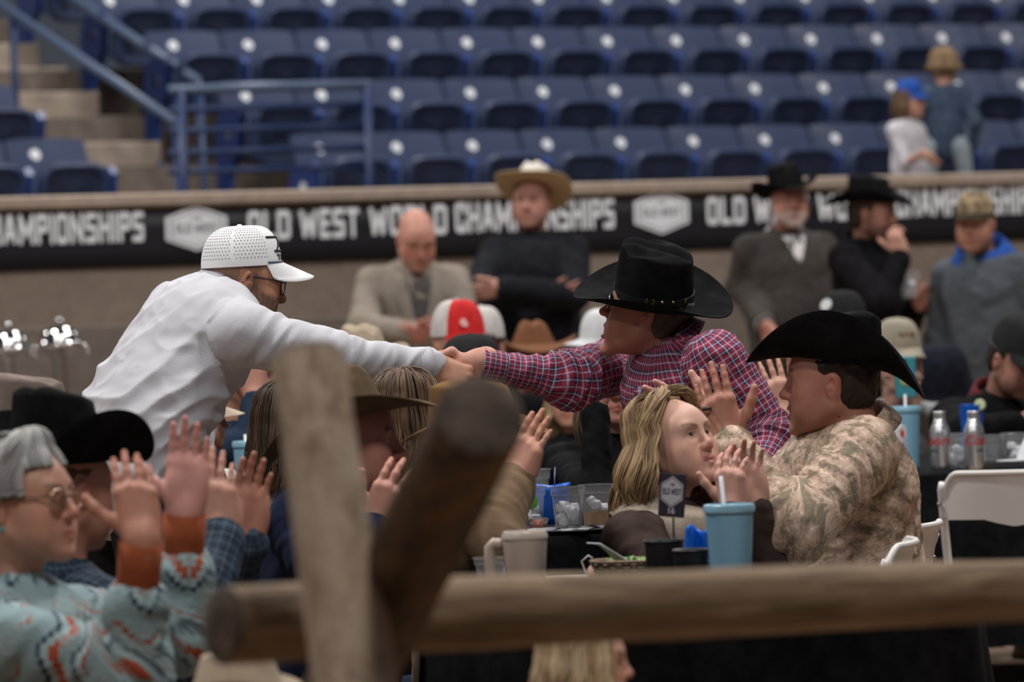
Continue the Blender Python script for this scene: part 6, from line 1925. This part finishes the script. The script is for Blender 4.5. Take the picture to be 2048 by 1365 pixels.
wt = thing('wooden_tray', on(1350, 1165, 12.1), 'low brown wooden tray holding two black cups', 'tray', TZ, .1)
MB().box((0, 0, .006), (.15, .11, .012), None, .003).box((0, .052, .016), (.15, .008, .014), None, .002).box((0, -.052, .016), (.15, .008, .014), None, .002).box((.072, 0, .016), (.008, .1, .014), None, .002).box((-.072, 0, .016), (.008, .1, .014), None, .002).build('tray_wood', noisy('walnut_tray', (.08, .04, .02), (.14, .075, .04), 30, .6, .2, stretch=(1, 6, 6)), wt)
def bcup(p, label, r, h_, z):
    t = thing('black_cup', p, label, 'cup', z); MB().lathe([(0, 0), (r * .86, 0), (r * .9, .004), (r, h_ - .006), (r + .003, h_ - .003), (r + .001, h_), (r - .004, h_ - .002), (r * .84, .008), (0, .008)], 28).build('cup_wall', BKP, t); return t
bcup(on(1330, 1165, 12.15), 'wide matt black cup in the wooden tray', .042, .096, TZ + .013)
bcup(on(1383, 1165, 12.03), 'lower matt black cup leaning towards the blue tumbler', .037, .080, TZ + .013)
gb = thing('green_pompon', on(1432, 1165, 12.1), 'dark green woolly pompon beside the blue tumbler', 'pompon')
pm = MB(); rr = random.Random(8)
pv = MB().sphere((0, 0, .034), .026, 14, 10); pm.add(pv.v, pv.f)
for i in range(160):
    d = unit(A([rr.gauss(0, 1), rr.gauss(0, 1), rr.gauss(0, 1)])); pm.tube([A([0, 0, .034]) + d * .022, A([0, 0, .034]) + d * .034], [.0022, .0012], 4)
pm.build('wool', fabric('green_wool', (.004, .075, .055)), gb, True)
bw = thing('blue_wrapper', on(1388, 1120, 12.42), 'crumpled bright blue wrapper behind the black cups', 'wrapper', TZ, .1)
MB().grid(lambda u, v: ((u - .5) * .055 + .01 * v, .012 * math.sin(u * 9 + v * 4), .004 + .115 * v + .008 * math.sin(u * 7)), 14, 12).build('foil', BLUE, bw, True).modifiers.new('s', 'SOLIDIFY').thickness = .001

SKYB = mat('powder_blue_plastic', (.20, .40, .54), .35, 0, .5)
SKYL = mat('powder_blue_lid', (.25, .46, .58), .3, 0, .5)
STRW = mat('milky_straw', (.60, .62, .68), .3)
def stud_tumbler(p, label, rt=.050, rb=.039, h_=.178, sl=.07, z=TZ, lean=(-.015, 0), studs=(56, 34)):
    t = thing('studded_tumbler', p, label, 'tumbler', z, 0, 'studded powder blue tumblers')
    nu, nv = studs[0] * 2, studs[1] * 2
    def fn(u, v):
        r = rb + (rt - rb) * v; k = .0014 * (1 if 0.02 < v < .97 else 0) * (math.sin(u * studs[0] * 2 * math.pi) > -.1) * (math.sin(v * studs[1] * 2 * math.pi) > -.1)
        return ((r + k) * math.cos(2 * math.pi * u), (r + k) * math.sin(2 * math.pi * u), h_ * v)
    MB().grid(fn, nu, nv, True).build('studded_wall', SKYB, t, True)
    MB().lathe([(0, 0), (rb, 0), (rb, .002), (0, .002)], 32).build('base', SKYB, t)
    MB().lathe([(rt + .0005, h_ - .008), (rt + .004, h_ - .006), (rt + .005, h_ + .004), (rt + .003, h_ + .010), (rt - .004, h_ + .011), (rt - .006, h_ + .005), (0, h_ + .004)], 40).build('lid', SKYL, t)
    MB().tube([(0, 0, .03), (lean[0], lean[1], h_ + sl)], .0045, 10).build('straw', STRW, t, True)
    return t
stud_tumbler(on(1463, 1170, 11.95), 'powder blue studded tumbler with a straw, beside the table sign')
stud_tumbler(on(1813, 936, 18.55), 'powder blue studded tumbler behind the beer can on the long table', .048, .040, .190, .05, lean=(.003, 0))
stud_tumbler(on(502, 930, 16.75), 'powder blue studded tumbler beyond the clapping hands', .050, .042, .20, .03)
# table sign
sg = thing('table_sign', on(1350, 1150, 12.25), 'small dark table sign with a pale hexagon before the blond woman', 'sign', TZ, -.25)
SD = mat('aubergine_card', (.030, .024, .040), .45, 0, .4)
MB().lathe([(0, 0), (.026, 0), (.026, .006), (.006, .010), (0, .010)], 20).tube([(0, 0, .008), (0, 0, .150)], .0022, 8).build('stand', BKP, sg)
SR = rotx(0) @ roty(.09)
pn_ = MB().box((0, -.002, .198), (.058, .003, .094), SR, .0006); po = pn_.build('sign_card', SD, sg, False)
def hx(rx, rz, y, z0, rot=SR): return [A([0, y, z0]) + rot @ A([rx * math.sin(a), 0, rz * math.cos(a)]) for a in [math.radians(q) for q in (0, 60, 120, 180, 240, 300)]]
def plate(pts, dy): 
    n = len(pts); v = pts + [p + A([0, dy, 0]) for p in pts]
    return MB().add(v, [list(range(n)), [n + i for i in range(n)][::-1]] + [[i, n + i, n + (i + 1) % n, (i + 1) % n] for i in range(n)])
HXM = mat('sign_hexagon_print', (.52, .50, .53), .6)
plate(hx(.0275, .034, -.0042, .206), .0004).build('hexagon', HXM, po, False)
ring = MB(); a_, c_ = hx(.0250, .031, -.0046, .206), hx(.0238, .0296, -.0046, .206)
for i in range(6): ring.add([a_[i], a_[(i + 1) % 6], c_[(i + 1) % 6], c_[i]], [[3, 2, 1, 0]])
ring.build('hexagon_border', SD, po, False)
ex = SR @ A([1.0, 0, 0]); ez = SR @ A([0, 0, 1.0])
put_text('OLD WEST', A([0, -.0048, .206]) - ex * .0195 - ez * .006, ex, ez, .039, .013, SD, po, joined=True, name='sign_lettering', depth=.01)
put_text('THE', A([0, -.0048, .206]) - ex * .005 + ez * .013, ex, ez, .010, .005, SD, po, joined=True, name='sign_lettering', depth=.01)
v_, f_ = text_mesh('16', .018, 0, .0004); R3 = np.stack([ex, ez, np.cross(ex, ez)], 1)
MB().add(v_ @ R3.T + A([0, -.0045, .206]) - ez * .047, f_).build('sign_number', HXM, po, False)

# long table
ALU = mat('brushed_aluminium', (.62, .62, .64), .28, .9, .5); a_t = NT(ALU); a_t.rough(a_t.ramp(a_t.noise(a_t.coord((40, 40, 2)), 6, 3), [(.3, (.2,) * 3), (.7, (.45,) * 3)]))
REDI = mat('red_script_ink', (.42, .012, .018), .4)
def bottle(p, label, a0):
    t = thing('aluminium_bottle', p, label, 'bottle', TZ, 0, 'aluminium beer bottles on the long table')
    MB().lathe([(0, .002), (.028, .002), (.0315, .006), (.033, .02), (.033, .120), (.032, .130), (.024, .150), (.0195, .160), (.0185, .166)], 32).build('bottle_body', ALU, t, True)
    MB().lathe([(.0185, .165), (.0192, .168), (.0185, .171), (.0196, .174), (.0185, .177), (.0196, .180), (.0185, .183), (.020, .186), (.020, .190), (0, .190)], 24).build('threaded_neck', ALU, t, True)
    wrap_text('Coors', .044, .0333, a0, .084, REDI, t, .35, .0004)
    wrap_text('LIGHT', .012, .0333, a0, .062, mat('dark_green_ink', (.02, .08, .05), .5), t, 0, .0003)
    return t
bottle(on(1882, 940, 18.2), 'aluminium beer bottle with red lettering, the one closer to the beer can', -.75)
bottle(on(1950, 943, 18.12), 'aluminium beer bottle with red lettering, closer to the serving tray', .55)
cn = thing('beer_can', on(1797, 943, 18.15), 'slim white beer can with blue lettering at the paisley shoulder', 'can', TZ)
MB().lathe([(0, .003), (.024, .002), (.029, .010), (.0305, .014), (.0305, .138), (.027, .150), (.0265, .152), (.025, .149), (0, .149)], 32).build('can_body', mat('can_white', (.62, .63, .67), .3, .3), cn)
wrap_text('ULTRA', .024, .0308, .62, .060, mat('navy_ink', (.02, .035, .14), .5), cn, 0, .0004, vertical=True)
MB().grid(lambda u, v: (.0309 * math.sin(.25 + .45 * u), -.0309 * math.cos(.25 + .45 * u), .118 + .022 * v - .006 * u), 8, 3).build('red_ribbon', mat('ribbon_red', (.55, .03, .03), .4), cn, True)
clear_cup(on(1916, 930, 18.4), 'clear cup of ice between the two aluminium bottles', 9, 0, .112, .044, seed=11)
clear_cup(on(1984, 912, 18.65), 'clear empty cup past the second aluminium bottle', 0, 0, .095, .045, seed=12)
clear_cup(on(2030, 912, 18.62), 'clear cup with ice at the end of the serving tray', 4, 0, .10, .045, seed=13)
tr = thing('serving_tray', on(2035, 932, 18.3), 'dark serving tray under a white plate on the long table', 'tray', TZ, .03)
MB().box((0, 0, .006), (.26, .16, .012), None, .003).box((0, -.077, .016), (.26, .006, .012), None, .002).box((0, .077, .016), (.26, .006, .012), None, .002).build('tray_board', mat('dark_tray', (.035, .032, .035), .4), tr)
sp = thing('white_plate', on(2025, 925, 18.28), 'small white plate on the dark serving tray', 'plate', TZ + .014)
MB().lathe([(0, .001), (.035, .001), (.052, .008), (.053, .010), (.034, .004), (0, .004)], 28).build('plate_dish', mat('white_card', (.66,) * 3), sp)
nc = thing('cloth_napkin', on(2060, 920, 18.30), 'white crumpled napkin leaning beside the small white plate', 'napkin', TZ + .013)
MB().lathe([(.045, 0), (.040, .03), (.026, .06), (.012, .085), (0, .09)], 18).build('napkin_cloth', mat('white_napkin', (.66, .67, .72), .8), nc)
bc2 = thing('blue_cup', on(1946, 905, 19.9), 'vivid blue cup with a lime wedge beside the black jacketed man', 'cup', TZ)
MB().lathe([(0, 0), (.032, 0), (.043, .160), (.044, .162), (.042, .160), (.031, .003), (0, .003)], 28).build('cup_wall', BLUE, bc2)
wrap_text('lime', .018, .0395, .05, .062, mat('pale_blue_ink', (.35, .5, .75), .5), bc2, .2, .0002) if False else None
lw = thing('lime_wedge', on(1963, 905, 19.87), 'lime wedge on the rim of the vivid blue cup', 'lime', TZ + .150)
MB().lathe([(0, -.002), (.017, -.002), (.019, 0), (.017, .002), (0, .002)], 18, (0, 0, .012), rotx(1.4)).build('wedge', mat('lime_flesh', (.55, .62, .35), .4), lw)
ph = thing('phone_on_table', on(1912, 905, 19.8), 'white phone lying behind the aluminium bottles', 'phone', TZ + .0, .6); ph.name = 'phone'
MB().box((0, 0, .005), (.072, .145, .009), None, .003).build('phone_case', mat('white_case', (.62, .62, .64), .35), ph)

# teal phone held up
TEAL = mat('teal_phone_case', (.05, .26, .32), .35, 0, .5)
pp = P(1811, 755, 20.62); tp = empty('phone', pp, 0, 'teal phone held up in front of the sage capped person', 'phone')
MB().box((0, 0, 0), (.078, .010, .150), None, .004).build('phone_case', TEAL, tp)
cm = MB().box((-.014, -.006, .050), (.034, .004, .034), None, .003).build('camera_island', mat('camera_glass', (.012, .012, .02), .15), tp)
MB().lathe([(0, 0), (.021, 0), (.021, .004), (0, .004)], 20, (.002, -.005, -.010), rotx(math.pi / 2)).build('phone_grip', mat('yellow_green_grip', (.40, .50, .10), .5), tp)
MB().lathe([(0, 0), (.011, 0), (.011, .003), (0, .003)], 16, (.004, -.009, -.014), rotx(math.pi / 2)).build('grip_dot', mat('salmon_dot', (.55, .25, .15), .5), tp)
# cups held by standing men
cc = J and P(1820, 572, 25.6); clear_cup(cc, 'clear cup held by the man in the black blazer', 5, 0, .13, .048, cc[2] - .06, 21)
cc = P(889, 638, 25.0); clear_cup(cc, 'clear cup held by the bald man in tweed', 0, .4, .12, .04, cc[2] - .06, 22)
pf = P(905, 650, 24.95); pr_ = empty('phone', pf, .4, 'dark phone in the hands of the bald man in tweed', 'phone')
MB().box((0, 0, 0), (.14, .075, .009), roty(.25) @ rotx(.5), .003).build('phone_case', mat('black_case', (.015, .015, .018), .3), pr_)

# beverage urns by the wall
UT = P(70, 900, 26.0)
t = empty('buffet_table', (UT[0], UT[1], 0), TH, 'buffet table against the wall carrying two silver urns', 'table')
MB().box((0, 0, TZ + .02), (1.3, .5, .03), None, .004).build('tabletop', TOPM, t)
for sx in (-.6, .6):
    for sy in (-.2, .2): MB().box((sx, sy, TZ / 2), (.04, .04, TZ), None, .004).build('leg', LEGM, t)
CHR = mat('mirror_silver', (.62, .62, .62), .10, 1.0)
def urn(px, py, label):
    p = P(px, py, 25.9); u = empty('beverage_urn', (p[0], p[1], TZ + .035), 0, label, 'urn', 'silver urns on the buffet table')
    z0 = p[2] - TZ - .035
    MB().lathe([(0, 0), (.085, 0), (.085, .012), (.05, .03), (.034, .05), (.030, .12), (.032, z0 - .05), (.07, z0 - .02), (.095, z0)], 32).build('urn_body', mat('dull_steel', (.28, .26, .25), .35, .9), u, True)
    MB().lathe([(.095, z0 - .004), (.100, z0), (.100, z0 + .018), (.092, z0 + .022), (.091, z0 + .030), (.088, z0 + .050), (.075, z0 + .072), (.05, z0 + .088), (.018, z0 + .094), (0, z0 + .095)], 40).build('dome_lid', CHR, u, True)
    MB().lathe([(.006, z0 + .092), (.006, z0 + .105), (.018, z0 + .108), (.020, z0 + .120), (.014, z0 + .128), (0, z0 + .129)], 20).build('lid_knob', CHR, u, True)
    for s_ in (-1, 1): MB().tube([(s_ * .09, 0, z0 + .005), (s_ * .115, 0, z0 + .002), (s_ * .125, 0, z0 - .02)], [.006, .007, .011], 8).sphere((s_ * .126, 0, z0 - .026), .013, 10, 8).build('handle', CHR, u, True)
    return u
urn(120, 693, 'silver beverage urn, fully in view beside the white shirted back')
urn(18, 702, 'silver beverage urn partly cut by the frame edge')
# dark jacket on a chair in front of the far wall
hj = P(1868, 735, 22.6)
s = Sdf(); c0 = A([hj[0], hj[1], 0]); zt = P(1868, 684, 22.6)[2]
s.cap(c0 + A([-.04, 0, zt - .11]), c0 + A([.04, 0, zt - .11]), .10, .10, k=.05); s.ecap(c0 + A([0, 0, zt - .2]), c0 + A([0, 0, .30]),  .10, .12, (0, 1, 0), .8, k=.06)
s.cap(c0 + A([-.10, .02, zt - .2]), c0 + A([-.12, .0, .45]), .07, .05, k=.04); s.cap(c0 + A([.10, .02, zt - .2]), c0 + A([.12, .0, .45]), .07, .05, k=.04); s.ecap(c0 + A([0, 0, .34]), c0 + A([0, 0, .02]), .12, .12, (0, 1, 0), .8, k=.05)
v, f = s.mesh(.014); v = v + vnormals(v, f) * (fbm(v * 9, 2, 3) * .02)[:, None]
o = link('hung_jacket', mesh_np('hung_jacket', v - c0, f), fabric('midnight_quilt', (.012, .013, .022))); o.location = c0; tag(o, 'midnight quilted jacket hung over a chair beyond the long table', 'jacket')
# kid's white mug on the far side table
wm = thing('white_cup', on(450, 940, 16.45), 'white rounded cup between the clapping hands and the white shirt', 'cup', TZ)
MB().lathe([(0, 0), (.028, 0), (.034, .01), (.038, .10), (.036, .125), (.025, .138), (0, .142)], 28).build('cup_shell', mat('white_cup', (.62, .62, .64), .4), wm, True)
